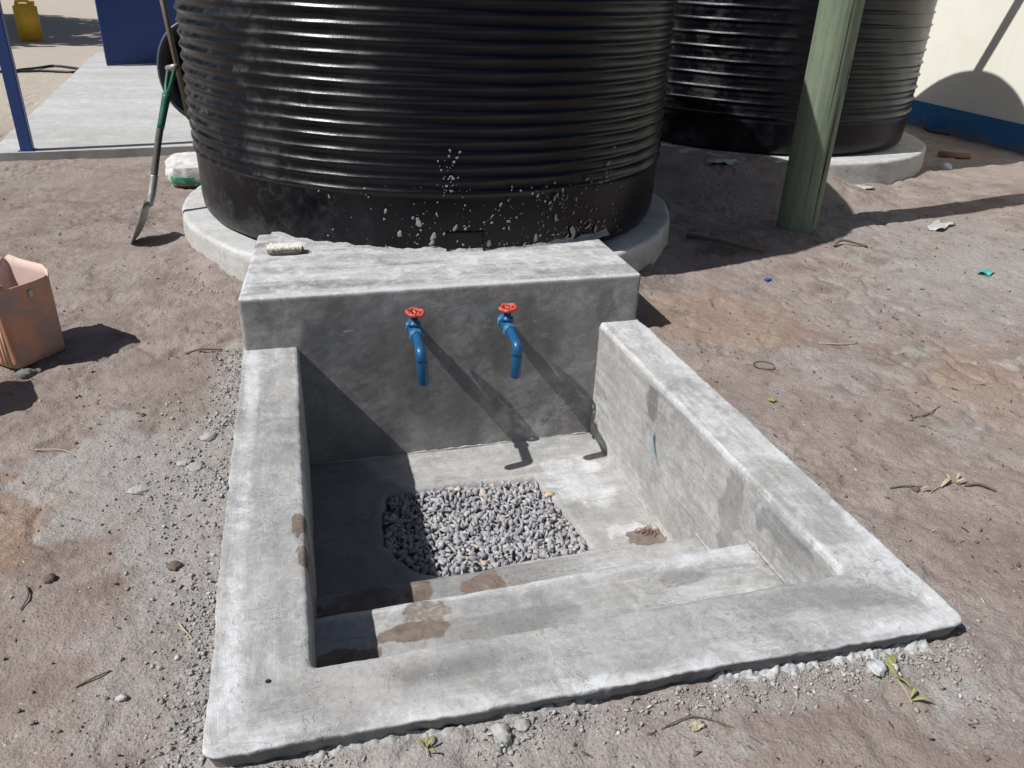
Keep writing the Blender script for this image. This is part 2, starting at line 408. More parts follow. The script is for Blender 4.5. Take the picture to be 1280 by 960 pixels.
def wall_mat(name, col, col2):
    M = MB(name); n = M.noise(2.5, 6, .65, dist=.5); n2 = M.noise(45, 4); st = M.noise(1, 5, .6, M.mapping(M.P(), (6, 6, .9)))
    c = M.mix(M.rng(n, .35, .75, 0, .6), col, col2); c = M.mix(M.rng(st, .58, .75, 0, .45), c, col2)
    sx = M.n('ShaderNodeSeparateXYZ'); M.l(M.P(), sx.inputs[0])
    mud = M.math('ADD', M.rng(sx.outputs[2], .04, .26, .75, 0), M.math('MULTIPLY', M.math('SUBTRACT', n, .5), 1.1))
    c = M.mix(M.rng(mud, .35, .65, 0, .85), c, (.20, .17, .15))
    return M.done(c, .8, M.bump(n2, .25, .004), spec=.3)
MAT['cream'] = wall_mat('cream_wall_paint', (.80, .79, .71), (.73, .70, .57))
MAT['band'] = wall_mat('blue_band_paint', (.028, .15, .36), (.05, .18, .36))

# ------------------------------------------------------------------ ground
T1 = (0.885, 5.006); R1 = 1.378; B1 = 1.49
T2 = (4.258, 7.02); R2 = 1.375; B2 = 1.575
OUT = [(-.234, 3.30), (-.274, 1.200), (1.584, 1.166), (1.536, 3.30)]     # rim outer: back left, front left, front right, back right
INN = [(-.015, 3.30), (-.044, 1.399), (1.385, 1.408), (1.342, 3.30)]
def seg_dist(x, y, a, b):
    dx, dy = b[0] - a[0], b[1] - a[1]
    t = np.clip(((x - a[0]) * dx + (y - a[1]) * dy) / (dx * dx + dy * dy), 0, 1)
    return np.hypot(x - a[0] - t * dx, y - a[1] - t * dy)
def inside_quad(x, y, q, inset=0.0):
    r = np.ones(np.shape(x), bool)
    for k in range(4):
        a, b = q[k], q[(k + 1) % 4]
        dx, dy = b[0] - a[0], b[1] - a[1]; L = math.hypot(dx, dy)
        r &= ((x - a[0]) * -dy + (y - a[1]) * dx) / L > inset
    return r
def edge_dist(x, y):
    return np.minimum(np.minimum(seg_dist(x, y, OUT[0], OUT[1]), seg_dist(x, y, OUT[1], OUT[2])), seg_dist(x, y, OUT[2], OUT[3]))
def ground_h(x, y):
    x = np.asarray(x, float); y = np.asarray(y, float)
    z = .07 * sstep(3.1, 4.5, y)
    near = sstep(14, 5, np.hypot(x - .8, y - 3))
    z = z + near * (.018 * fbm(x, y, 1.3, 3, 1) + .008 * fbm(x, y, 4.2, 4, 5))
    foot = fbm(x, y, 6.5, 2, 9)
    z = z - near * .010 * sstep(.18, .42, foot) * sstep(.0, .4, fbm(x, y, .8, 2, 13) + .25)
    dimp = fbm(x * 1.0, y * 1.0, 15, 3, 21)
    z = z + near * .0080 * dimp * (.35 + sstep(-.2, .4, fbm(x, y, 1.7, 2, 35))) + near * .0045 * fbm(x, y, 40, 2, 33) * (.4 + 1.2 * sstep(-.1, .4, fbm(x, y, 2.4, 2, 37))) - near * .012 * sstep(.10, .0, np.abs(fbm(x, y, 3.1, 3, 39))) * sstep(.05, .4, fbm(x, y, 1.1, 2, 40))
    # heaped spoil round the basin and the tank bases
    d = edge_dist(x, y)
    z = z + .012 * sstep(.16, .0, d) * (0.5 + fbm(x, y, 9, 3, 41)) * sstep(3.4, 3.0, y)
    z = z + .022 * sstep(.34, .10, np.hypot(x - 3.167, y - 4.42)) * (.5 + 1.2 * fbm(x, y, 9, 3, 47))
    d1 = np.abs(np.hypot(x - T1[0], y - T1[1]) - B1); z = z + .03 * sstep(.22, 0, d1) * (.4 + fbm(x, y, 7, 3, 43))
    m2_ = np.hypot(x - T2[0], y - T2[1]) - B2
    z = z + .175 * sstep(.95, .02, m2_) * sstep(4.45, 3.7, x + .15 * fbm(x, y, 3, 2, 45)) * sstep(2.2, 3.0, x) + .02 * sstep(.3, 0, m2_) * (.3 + fbm(x, y, 6, 3, 46))
    z = np.where(d < .02, np.minimum(z, .012), z)
    return z
def graded(segs):
    out = [segs[0][0]]
    for a, b, s0, s1 in segs:
        p = a
        while p < b - 1e-6:
            t = (p - a) / (b - a); st = s0 * (s1 / s0) ** t
            p = p + st; out.append(min(p, b))
    return np.array(out)
gy = np.concatenate([[-300, -80, -30, -12, -6, -3, -1.5, -.6, -.1, .3, .6, .8], graded([(.9, 4.6, .0085, .012), (4.6, 9, .012, .05), (9, 60, .05, 1.6)]), [75, 100, 150, 250, 500]])
gx = np.concatenate([-graded([(.0, 1.9, .0095, .0095), (1.9, 5, .0095, .06), (5, 40, .06, 1.8)])[::-1][:-1], graded([(0, 3.2, .0095, .0105), (3.2, 8, .0105, .05), (8, 40, .05, 1.8)])])
gx = np.concatenate([[-500, -250, -120, -60], gx, [60, 120, 250, 500]])
GX, GY = np.meshgrid(gx, gy, indexing='ij')
GZ = ground_h(GX, GY)
ed = edge_dist(GX, GY)
dust = .85 * sstep(.20, .02, ed + .10 * fbm(GX, GY, 6, 3, 61)) * np.where(GX < .6, 1.0, .55)
dust = np.maximum(dust, .80 * blob(GX, GY, -.62, 2.45, .34, .34, 71, .7, 5))
dust = np.maximum(dust, .8 * blob(GX, GY, -.40, 2.15, .13, .55, 72, .7, 5))
dust = np.maximum(dust, .55 * blob(GX, GY, -.42, 1.6, .14, .4, 73, .8, 5))
for (cx, cy, rx, ry, s) in ((2.25, 2.65, .3, .22, .55), (3.0, 3.2, .5, .35, .5), (3.7, 3.2, .7, .5, .6), (3.42, 3.745, .14, .06, 1.0), (3.04, 3.225, .05, .03, 1.0), (3.48, 2.986, .07, .03, 1.0), (2.75, 2.75, .12, .05, .8), (3.15, 2.55, .16, .06, .8), (2.9, 3.6, .1, .05, .7), (1.42, 1.02, .10, .06, .9), (.78, 1.02, .12, .05, .6), (2.35, 2.1, .15, .05, .6), (4.1, 4.2, .9, .55, .6), (4.2, 3.6, .9, .45, .75), (3.5, 3.5, .5, .25, .5), (1.5, 1.0, .22, .16, .5), (2.6, 2.0, .3, .2, .4), (-.9, 4.1, .3, .3, .3), (.4, 1.05, .3, .12, .6), (1.0, 1.15, .3, .12, .6), (2.5, 3.3, .3, .18, .35), (5.3, 5.6, .6, .25, .4)):
    dust = np.maximum(dust, s * .95 * blob(GX, GY, cx, cy, rx, ry, int(cx * 31 + cy * 7), 1.5, 6 if rx > .2 else 14))
orange = np.maximum(.45 * blob(GX, GY, -.93, 2.33, .24, .16, 81, .6, 6), .5 * blob(GX, GY, -1.02, 2.05, .25, .25, 82, .6, 6))
orange = np.maximum(orange, .35 * blob(GX, GY, 2.0, 3.25, .45, .35, 83, .7, 4)); orange = np.maximum(orange, .3 * blob(GX, GY, 2.9, 2.3, .45, .4, 84, .7, 4))
farm = sstep(6.2, 10.5, GY - .25 * GX * (GX < 0)) * sstep(2.5, -.5, GX)
darks = np.zeros_like(GX)
for (cx, cy, rx, ry, s) in ((2.5, 4.15, .22, .10, .6), (1.85, 3.75, .2, .15, .5), (-.62, 4.2, .14, .2, .45), (1.95, 1.8, .1, .05, .4), (1.78, 3.35, .12, .06, .5), (2.2, 4.6, .5, .4, .4), (3.2, 4.2, .25, .1, .5)):
    darks = np.maximum(darks, s * blob(GX, GY, cx, cy, rx, ry, int(cx * 13 + cy * 5), .9, 8))
mask = np.stack([dust, orange, farm, darks], -1).reshape(-1, 4)
hole = inside_quad(GX, GY, OUT, .075)
hk = ~(hole[:-1, :-1] & hole[1:, :-1] & hole[:-1, 1:] & hole[1:, 1:] )
hk |= (GY[:-1, :-1] > 3.25)
me = np_mesh('ground', np.stack([GX, GY, GZ], -1).reshape(-1, 3), grid_quads(len(gx), len(gy), hk), mask=mask)
tag(link('ground', me, MAT['ground']), kind='structure')

# ------------------------------------------------------------------ concrete basin
basin = empty('concrete_basin', (.65, 2.2, 0), 0, 'sunken grey cement wash basin with a rim, two steps and a raised tap block', 'basin')
BO = Vector(basin.location)
def resample(pts, step, sm=0.03):
    pts = np.array(pts, float); out = []; corner = []
    for k in range(len(pts) - 1):
        n = max(2, int(np.linalg.norm(pts[k + 1] - pts[k]) / step)); t = np.linspace(0, 1, n, endpoint=False)
        out.append(pts[k] + (pts[k + 1] - pts[k]) * t[:, None])
    out.append(pts[-1:]); return np.concatenate(out)
NS = [260, 240, 260]
def rail(q):
    out = []
    for k in range(3):
        t = np.linspace(0, 1, NS[k], endpoint=False)[:, None]
        out.append(np.array(q[k]) * (1 - t) + np.array(q[k + 1]) * t)
    out.append(np.array([q[3]])); return np.concatenate(out)
def smooth_rail(p, wdt):
    k = np.ones(2 * wdt + 1); k /= k.sum()
    q = np.stack([np.convolve(np.pad(p[:, i], wdt, mode='edge'), k, 'valid') for i in range(2)], -1)
    q[:wdt] = p[:wdt]; q[-wdt:] = p[-wdt:]; return q
Orail = smooth_rail(smooth_rail(rail(OUT), 4), 3); Irail = smooth_rail(smooth_rail(rail(INN), 3), 2)
ns = len(Orail); sidx = np.arange(ns); arc = np.concatenate([[0], np.cumsum(np.linalg.norm(np.diff(Orail, axis=0), axis=1))])
wob = .006 * fbm(arc, arc * 0, 2.3, 3, 2) + .0042 * fbm(arc, arc * 0, 10, 4, 4) + .0022 * fbm(arc, arc * 0, 37, 2, 5)
nrm = Orail - Irail; nrm /= np.linalg.norm(nrm, axis=1)[:, None]
Orail = Orail + nrm * wob[:, None] * 1.6
Irail = Irail + nrm * (.004 * fbm(arc, arc * 0, 3.1, 3, 6) + .002 * fbm(arc, arc * 0, 17, 2, 7))[:, None]
top_z = .06 + .004 * fbm(arc, arc * 0, 1.7, 2, 8)
prof = [(.19, -.12, 0), (.13, -.05, 0), (.10, -.02, 0), (.072, .003, 0), (.048, .02, 0), (.026, .036, 0), (.010, .047, 0), (.002, .0525, 1), (.0, .0555, 1), (.006, .0585, 1), (.022, .0600, 1)]
prof += [(a, .06, 1) for a in np.linspace(.06, .93, 30)]
prof += [(.955, .0585, 1), (.975, .055, 1), (.99, .049, 1), (1.0, .040, 1), (1.004, .028, 1)]
KR = len(prof) - 1
prof += [(1.005, z, 2) for z in np.linspace(.018, -.57, 74)]
npf = len(prof)
pa = np.array([p[0] for p in prof]); pz = np.array([p[1] for p in prof]); pt = np.array([p[2] for p in prof])
A2 = pa[None, :]
XY = Orail[:, None, :] + (Irail - Orail)[:, None, :] * A2[..., None]
ZZ = pz[None, :] + (top_z - .06)[:, None] * (pz > -.02)[None, :]
S2 = arc[:, None] + 0 * A2; 
lip = (pt == 1)
wid = np.linalg.norm(Irail - Orail, axis=1)[:, None] * A2
topn = .0048 * fbm(XY[..., 0], XY[..., 1], 7, 4, 11) + .0025 * fbm(XY[..., 0] , XY[..., 1], 26, 3, 12)
ZZ = ZZ + np.where(lip[None, :], topn, 0)
wn = .005 * fbm(S2, ZZ, 3.5, 4, 14) + .0025 * fbm(S2, ZZ, 17, 3, 15)
XY = XY + nrm[:, None, :] * np.where((pt == 2)[None, :], wn, 0)[..., None]
XY = XY + nrm[:, None, :] * np.where((pt == 0)[None, :], .010 * fbm(S2, ZZ * 2, 13, 3, 16), 0)[..., None]
X, Y = XY[..., 0], XY[..., 1]
side = np.concatenate([np.full(NS[0], 0), np.full(NS[1], 1), np.full(NS[2] + 1, 2)])[:, None] + 0 * A2
wh = np.zeros_like(X); br = np.zeros_like(X); damp_shade = np.zeros_like(X)
n5 = fbm(X, Y, 2.3, 3, 51)
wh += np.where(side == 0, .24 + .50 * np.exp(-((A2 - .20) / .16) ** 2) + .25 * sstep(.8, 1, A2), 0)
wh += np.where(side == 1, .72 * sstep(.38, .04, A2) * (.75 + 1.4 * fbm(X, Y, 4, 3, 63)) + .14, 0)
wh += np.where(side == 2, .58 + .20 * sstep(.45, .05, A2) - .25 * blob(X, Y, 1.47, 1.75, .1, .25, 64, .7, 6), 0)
wh += (.16 + .30 * (side == 1)) * sstep(.93, .985, A2) * (pt == 1)[None, :]
wh = np.clip(wh + .35 * n5, 0, 1) * (pt >= 1)[None, :]
wh *= np.where(pz < .035, .0, 1)[None, :]
damp_shade += np.where(side == 1, .50 * np.exp(-((A2 - .62) / .28) ** 2), 0) * (.55 + 1.3 * n5)
damp_shade += np.where(side == 0, .30 * np.exp(-((A2 - .62) / .25) ** 2), 0) * (.5 + fbm(X, Y, 3, 3, 53))
damp_shade = np.maximum(damp_shade, .46 * blob(X, Y, 1.36, 1.31, .12, .06, 54, .9, 8)); damp_shade = np.maximum(damp_shade, .42 * blob(X, Y, 1.2, 1.34, .12, .05, 55, .7, 8))
br = np.maximum(br, .9 * blob(X, Y, -.05, 1.94, .028, .05, 56, .9, 28)); br = np.maximum(br, .8 * blob(X, Y, -.045, 1.80, .022, .055, 57, .9, 28))
for (cx, cy, rx, ry, s) in ((.56, 1.38, .08, .03, .27), (.18, 1.33, .09, .05, .26), (.85, 1.33, .1, .04, .22), (-.17, 1.33, .05, .06, .24), (.33, 1.30, .12, .05, .22)):
    br = np.maximum(br, s * 1.35 * blob(X, Y, cx, cy, rx, ry, int(cx * 40) + 90, .9, 10))
# inner walls: grey, right one lit, with dark smears; the others darkened by painted shade
iw = (pt == 2)[None, :]
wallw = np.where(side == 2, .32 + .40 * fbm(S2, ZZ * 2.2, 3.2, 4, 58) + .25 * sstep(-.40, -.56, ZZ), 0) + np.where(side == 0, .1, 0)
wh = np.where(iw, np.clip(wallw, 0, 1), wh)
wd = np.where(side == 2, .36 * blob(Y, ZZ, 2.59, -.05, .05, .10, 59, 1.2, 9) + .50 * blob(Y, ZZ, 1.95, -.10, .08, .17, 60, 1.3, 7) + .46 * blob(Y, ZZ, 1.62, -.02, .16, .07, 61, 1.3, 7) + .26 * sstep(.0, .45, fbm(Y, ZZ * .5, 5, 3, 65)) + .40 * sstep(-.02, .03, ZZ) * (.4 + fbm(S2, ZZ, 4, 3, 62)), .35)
damp_shade = np.where(iw, np.clip(wd, 0, 1), damp_shade)
damp_shade = np.where((pt == 0)[None, :], .62, damp_shade)
kk_ = np.ones(33) / 33.0
for _m in (wh, damp_shade):
    _p = np.pad(_m, ((16, 16), (0, 0)), mode='edge'); _s = np.stack([np.convolve(_p[:, c_], kk_, 'valid') for c_ in range(npf)], 1)
    for c_ in (NS[0], NS[0] + NS[1]):
        wgt = np.clip(1 - np.abs(np.arange(ns) - c_) / 34.0, 0, 1)[:, None]; _m[:] = _m * (1 - wgt) + _s * wgt
msk = np.stack([wh, br, damp_shade, np.where(side == 1, 0.0, 1.0)], -1).reshape(-1, 4)
V = np.stack([X, Y, ZZ], -1) - np.array(BO)
def part_of(sel_s, sel_p, name, mat, label=None):
    s0, s1 = sel_s; p0, p1 = sel_p
    v = V[s0:s1 + 1, p0:p1 + 1]; mm = msk.reshape(ns, npf, 4)[s0:s1 + 1, p0:p1 + 1].reshape(-1, 4)
    q = grid_quads(s1 - s0 + 1, p1 - p0 + 1)[:, ::-1]
    o = link(name, np_mesh(name, v.reshape(-1, 3), q, mask=mm), mat, basin)
    if label: o['label'] = label
    return o
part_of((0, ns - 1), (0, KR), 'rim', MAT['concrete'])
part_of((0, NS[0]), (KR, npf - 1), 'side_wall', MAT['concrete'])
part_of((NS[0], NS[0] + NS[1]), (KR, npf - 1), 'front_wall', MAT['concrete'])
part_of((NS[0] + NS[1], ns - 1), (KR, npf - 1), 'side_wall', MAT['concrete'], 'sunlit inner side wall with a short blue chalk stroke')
# bolt hole in the corner of the rim
bm = bmesh.new(); pass
lathe(bm, [(.0065, .058), (.006, .0640), (.002, .0642)], 14, origin=(-.141, 1.372, 0))
for v in bm.verts: v.co -= BO
bm_obj('bolt_hole', bm, MAT['dark_hole'], basin)
# chalk stroke on the right wall
bm = bmesh.new(); pts = chain([(1.3535, 2.533, -.155), (1.3535, 2.530, -.185), (1.3535, 2.505, -.225), (1.3535, 2.468, -.262)], 8)
tube(bm, pts, [.0022 + .0035 * math.sin(PI * min(1, .25 + k / len(pts))) for k in range(len(pts))], 6)
for v in bm.verts: v.co.x = 1.3535 + (v.co.x - 1.3535) * .3 - .0065; v.co -= BO
bm_obj('chalk_stroke', bm, simple('blue_chalk', (.08, .27, .36), .9, 0, .4, 90), basin)

# floor with the soak-away opening
GPOLY = [(.30, 2.86), (.60, 2.875), (.955, 2.845), (1.005, 2.60), (1.04, 2.33), (.72, 2.315), (.45, 2.29), (.33, 2.36), (.245, 2.53), (.255, 2.72)]
def in_poly(x, y, P):
    x = np.asarray(x); c = np.zeros(x.shape, bool); n = len(P); j = n - 1
    for i in range(n):
        xi, yi = P[i]; xj, yj = P[j]
        c ^= ((yi > y) != (yj > y)) & (x < (xj - xi) * (y - yi) / (yj - yi + 1e-12) + xi); j = i
    return c
def poly_sd(x, y, P):
    d = None
    for i in range(len(P)):
        q = seg_dist(x, y, P[i], P[(i + 1) % len(P)]); d = q if d is None else np.minimum(d, q)
    return np.where(in_poly(x, y, P), -d, d)
fx = np.linspace(-.06, 1.40, 210); fy = np.linspace(2.02, 3.26, 180)
FX, FY = np.meshgrid(fx, fy, indexing='ij')
FZ = -.53 + .005 * fbm(FX, FY, 3, 4, 101) + .002 * fbm(FX, FY, 20, 3, 102)
sdp = poly_sd(FX, FY, GPOLY) + .012 * fbm(FX, FY, 12, 3, 103)
FZ -= .055 * sstep(.008, -.010, sdp); FZ += .006 * np.exp(-((sdp - .03) / .03) ** 2)
fw = np.clip(.55 * blob(FX, FY, 1.14, 2.80, .15, .25, 104, .6, 6) + .25 + .4 * fbm(FX, FY, 3.5, 3, 105), 0, 1) * .8
fw = np.maximum(fw, .75 * blob(FX, FY, 1.24, 2.41, .13, .05, 106, .9, 14))
fb = np.maximum(.95 * blob(FX, FY, 1.30, 2.36, .12, .055, 107, .5, 12), .25 * blob(FX, FY, .3, 2.95, .3, .1, 108, .8, 5))
floor_damp_shade = np.clip(.55 * blob(FX, FY, .1, 2.6, .36, .7, 109, .5, 3) + .5 * sstep(-.02, -.05, sdp), 0, 1)  # left of the floor darkened as painted shade; soak-away bed darker too
o = link('floor', np_mesh('floor', np.stack([FX, FY, FZ], -1).reshape(-1, 3) - np.array(BO), grid_quads(210, 180), mask=np.stack([fw, fb, floor_damp_shade], -1).reshape(-1, 3)), MAT['concrete'], basin)
# steps
def step(yf, z, y0, seed, masks, x0=-.05, x1=1.40, zb=-.60, slope=.0):
    r = .022
    pr = [(yf + .006, t) for t in np.linspace(zb, z - r, 22)]
    pr += [(yf - r + (r + .006) * math.cos(a), z - r + r * math.sin(a)) for a in np.linspace(.15, PI / 2, 7)]
    pr += [(t, z) for t in np.linspace(yf - r - .006, y0, 46)]
    py = np.array([p[0] for p in pr]); pz_ = np.array([p[1] for p in pr])
    xs = np.linspace(x0, x1, 210)
    SX = xs[:, None] + 0 * py[None, :]; SY = py[None, :] + 0 * SX; SZ = pz_[None, :] + 0 * SX
    SY = SY + .012 * fbm(SX, SX * 0, 1.6, 3, seed) + .004 * fbm(SX, SZ, 9, 3, seed + 1) + (SX - .6) * slope
    SZ = SZ + .006 * fbm(SX, SY, 4, 4, seed + 2) + .002 * fbm(SX, SY, 22, 3, seed + 3)
    a, b, c = masks(SX, SY, SZ)
    return link('step', np_mesh('step', np.stack([SX, SY, SZ], -1).reshape(-1, 3) - np.array(BO), grid_quads(210, len(pr))[:, ::-1], mask=np.stack([a, b, c], -1).reshape(-1, 3)), MAT['concrete'], basin)
def m1(x, y, z):
    wh_ = np.clip(.45 * sstep(.5, 1.0, x) + .3 * fbm(x, y, 4, 3, 111), 0, 1)
    b_ = np.maximum(1.0 * blob(x, y, .515, 2.03, .085, .075, 112, .45, 10), .9 * blob(x, y, .30, 2.0, .055, .12, 113, .5, 12))
    b_ = np.maximum(b_, .36 * blob(x, y, .66, 2.03, .12, .06, 114, .6, 10)); b_ = np.maximum(b_, .85 * blob(x, y, .12, 2.02, .16, .09, 115, .5, 8))
    return wh_, b_, .50 * sstep(1.25, .6, x) + 0 * x
def m2(x, y, z):
    wh_ = np.clip(.50 * sstep(.10, .0, np.abs(y - 1.80)) + .3 * sstep(.6, 1.2, x) + .35 * fbm(x, y, 3.5, 3, 121), 0, 1)
    b_ = np.maximum(.58 * blob(x, y, .275, 1.755, .085, .05, 122, .5, 14), .85 * blob(x, y, .235, 1.68, .105, .042, 123, .45, 14))
    b_ = np.maximum(b_, .9 * blob(x, y, .03, 1.60, .12, .07, 124, .5, 12)); b_ = np.maximum(b_, .34 * blob(x, y, .48, 1.635, .2, .045, 125, .5, 8))
    d_ = np.maximum(.45 * blob(x, y, .50, 1.65, .28, .06, 126, .5, 8), .5 * blob(x, y, 1.1, 1.72, .10, .05, 127, .7, 8))
    d_ = np.maximum(d_, .48 * sstep(1.66, 1.56, y - .028 * (x - .6)) * sstep(1.25, .8, x)); wh_ = np.maximum(wh_, .75 * sstep(1.765, 1.80, y - .028 * (x - .6)) * sstep(-.25, -.17, z))
    return wh_, b_, d_
step(2.115, -.36, 1.70, 131, m1, slope=.012)
step(1.815, -.165, 1.36, 141, m2, slope=.028)

# raised tap block
def quadlerp(u, v, q):
    u = u[..., None]; v = v[..., None]; q = np.array(q, float)
    return (q[0] * (1 - u) + q[1] * u) * (1 - v) + (q[3] * (1 - u) + q[2] * u) * v
def rounded_block(name, qtop, qbot, z0, z1, rad, mats, parent, origin, maskfn, dens=.008, seed=0, amp=.004, faces='ftlrb'):
    """closed block with rounded edges between two plan quads (front-left, front-right, back-right, back-left)"""
    Lx = np.linalg.norm(np.array(qtop[1]) - np.array(qtop[0])); Ly = np.linalg.norm(np.array(qtop[3]) - np.array(qtop[0])); Lz = z1 - z0
    nx, ny, nz = int(Lx / dens), int(Ly / dens), int(Lz / dens)
    objs = []; AV = []; AQ = []; AM = []; base = 0
    def emit(px, py, pz):
        nonlocal base
        e = np.array([rad / Lx, rad / Ly, rad / Lz])
        p = np.stack([px, py, pz], -1); c = np.clip(p, e, 1 - e); d = (p - c) / e
        L = np.linalg.norm(d, axis=-1, keepdims=True); d = np.where(L > 1e-9, d / np.maximum(L, 1e-9), d)
        p = c + d * e
        xt = quadlerp(p[..., 0], p[..., 1], qtop); xb = quadlerp(p[..., 0], p[..., 1], qbot)
        xy = xb + (xt - xb) * p[..., 2:3]; z = z0 + Lz * p[..., 2]
        x, y = xy[..., 0], xy[..., 1]
        nn = amp * (fbm(x + z * .7, y * 1.0 + z, 4, 4, seed) + .5 * fbm(x - z, y + z * 1.3, 19, 3, seed + 1)) 
        x2 = x + d[..., 0] * nn; y2 = y + d[..., 1] * nn; z2 = z + d[..., 2] * nn
        nu, nv = px.shape
        AV.append(np.stack([x2, y2, z2], -1).reshape(-1, 3) - np.array(origin)); AM.append(maskfn(x, y, z, d).reshape(-1, 3))
        AQ.append(grid_quads(nu, nv) + base); base += nu * nv
    def ax(n, L):   # denser at the edges so that the rounding resolves
        e = rad / L; return np.concatenate([np.linspace(0, e, 7)[:-1], np.linspace(e, 1 - e, max(n, 3)), np.linspace(1 - e, 1, 7)[1:]])
    ux, uy, uz = ax(nx, Lx), ax(ny, Ly), ax(nz, Lz)
    g = lambda a, b: np.meshgrid(a, b, indexing='ij')
    a, b = g(ux, uz); emit(a, 0 * a, b)
    a, b = g(ux, uy); emit(a, b, 0 * a + 1)
    a, b = g(uy, uz); emit(0 * a, a[::-1], b)
    a, b = g(uy, uz); emit(0 * a + 1, a, b)
    a, b = g(ux, uz); emit(a[::-1], 0 * a + 1, b)
    return link(name, np_mesh(name, np.concatenate(AV), np.concatenate(AQ), mask=np.concatenate(AM)), mats, parent)
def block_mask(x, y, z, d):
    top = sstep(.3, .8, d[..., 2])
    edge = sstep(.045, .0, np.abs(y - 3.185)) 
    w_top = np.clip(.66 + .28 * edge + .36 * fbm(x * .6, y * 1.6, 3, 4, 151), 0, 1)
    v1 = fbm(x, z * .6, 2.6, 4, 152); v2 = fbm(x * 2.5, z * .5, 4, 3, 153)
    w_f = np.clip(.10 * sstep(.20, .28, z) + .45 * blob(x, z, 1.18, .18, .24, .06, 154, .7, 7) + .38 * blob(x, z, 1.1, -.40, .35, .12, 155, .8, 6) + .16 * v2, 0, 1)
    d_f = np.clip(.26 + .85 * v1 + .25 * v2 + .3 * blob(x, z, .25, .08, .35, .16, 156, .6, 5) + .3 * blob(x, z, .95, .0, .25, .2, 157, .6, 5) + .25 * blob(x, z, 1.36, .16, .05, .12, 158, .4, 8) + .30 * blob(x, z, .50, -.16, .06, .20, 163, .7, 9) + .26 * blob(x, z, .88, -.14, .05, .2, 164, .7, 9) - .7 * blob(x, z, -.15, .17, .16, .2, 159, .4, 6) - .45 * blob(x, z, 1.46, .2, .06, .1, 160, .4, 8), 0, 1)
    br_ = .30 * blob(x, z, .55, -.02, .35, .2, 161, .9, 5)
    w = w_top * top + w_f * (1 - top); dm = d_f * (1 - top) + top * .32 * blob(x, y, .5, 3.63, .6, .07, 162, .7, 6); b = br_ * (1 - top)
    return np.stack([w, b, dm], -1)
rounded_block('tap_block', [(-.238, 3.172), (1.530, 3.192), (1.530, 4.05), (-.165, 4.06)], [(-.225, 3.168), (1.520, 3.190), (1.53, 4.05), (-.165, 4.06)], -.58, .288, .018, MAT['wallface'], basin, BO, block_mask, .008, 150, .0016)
# mortar lines where the walls meet the floor and the steps
def bead(bm, pts, r, seed, n=10, seg=7):
    P = chain(pts, n); rr = []
    for k, p in enumerate(P):
        f = float(fbm(np.array([k * .21]), np.array([seed * 1.7]), 1, 3, seed)[0]); rr.append(max(.0015, r * (1 + 1.3 * f)))
        p.x += .004 * f; p.z += .003 * f
    tube(bm, P, rr, seg)
bm = bmesh.new()
bead(bm, [(1.348, 3.14, -.526), (1.352, 2.9, -.526), (1.356, 2.6, -.526), (1.358, 2.33, -.526)], .005, 171, 26)
bead(bm, [(1.362, 2.12, -.352), (1.366, 1.97, -.352), (1.368, 1.80, -.352)], .006, 172, 20)
bead(bm, [(1.375, 1.83, -.156), (1.380, 1.72, -.156), (1.384, 1.60, -.156), (1.386, 1.45, -.156)], .008, 173, 20)
bead(bm, [(1.346, 3.19, -.50), (1.347, 3.19, -.3), (1.347, 3.19, -.1), (1.345, 3.19, .04)], .004, 174, 24)
bead(bm, [(.05, 3.168, -.527), (.5, 3.173, -.527), (.95, 3.180, -.527), (1.33, 3.185, -.527)], .004, 175, 40)
for v in bm.verts: v.co -= BO
me = bpy.data.meshes.new('mortar_line'); bm.to_mesh(me); bm.free()
a = me.color_attributes.new('mask', 'FLOAT_COLOR', 'POINT'); a.data.foreach_set('color', np.tile([.35, 0, 0, 0], len(me.vertices)).astype(np.float32))
link('mortar_line', me, MAT['mortar'], basin)

# ------------------------------------------------------------------ little stones as joined geometry
def stone_shapes(n, npts=14, flat=.7, seed=0):
    rg = np.random.default_rng(seed); out = []
    for k in range(n):
        bm = bmesh.new()
        for j in range(npts):
            v = rg.normal(size=3); v /= np.linalg.norm(v); v *= rg.uniform(.75, 1.1); v[2] *= flat; v[0] *= rg.uniform(.9, 1.3)
            bm.verts.new(v)
        r = bmesh.ops.convex_hull(bm, input=bm.verts)
        bmesh.ops.delete(bm, geom=[g for g in r['geom_interior'] if isinstance(g, bmesh.types.BMVert)], context='VERTS')
        bmesh.ops.triangulate(bm, faces=bm.faces)
        bm.verts.ensure_lookup_table(); bm.verts.index_update()
        out.append((np.array([v.co[:] for v in bm.verts]), np.array([[v.index for v in f.verts] for f in bm.faces]))); bm.free()
    return out
def rand_rot(rg, n, tilt=PI):
    a = rg.uniform(0, 2 * PI, n); b = rg.uniform(-tilt, tilt, n); c = rg.uniform(-tilt, tilt, n)
    ca, sa, cb, sb, cc, s_ = np.cos(a), np.sin(a), np.cos(b), np.sin(b), np.cos(c), np.sin(c)
    R = np.empty((n, 3, 3))
    R[:, 0, 0] = ca * cb; R[:, 0, 1] = ca * sb * s_ - sa * cc; R[:, 0, 2] = ca * sb * cc + sa * s_
    R[:, 1, 0] = sa * cb; R[:, 1, 1] = sa * sb * s_ + ca * cc; R[:, 1, 2] = sa * sb * cc - ca * s_
    R[:, 2, 0] = -sb; R[:, 2, 1] = cb * s_; R[:, 2, 2] = cb * cc
    return R
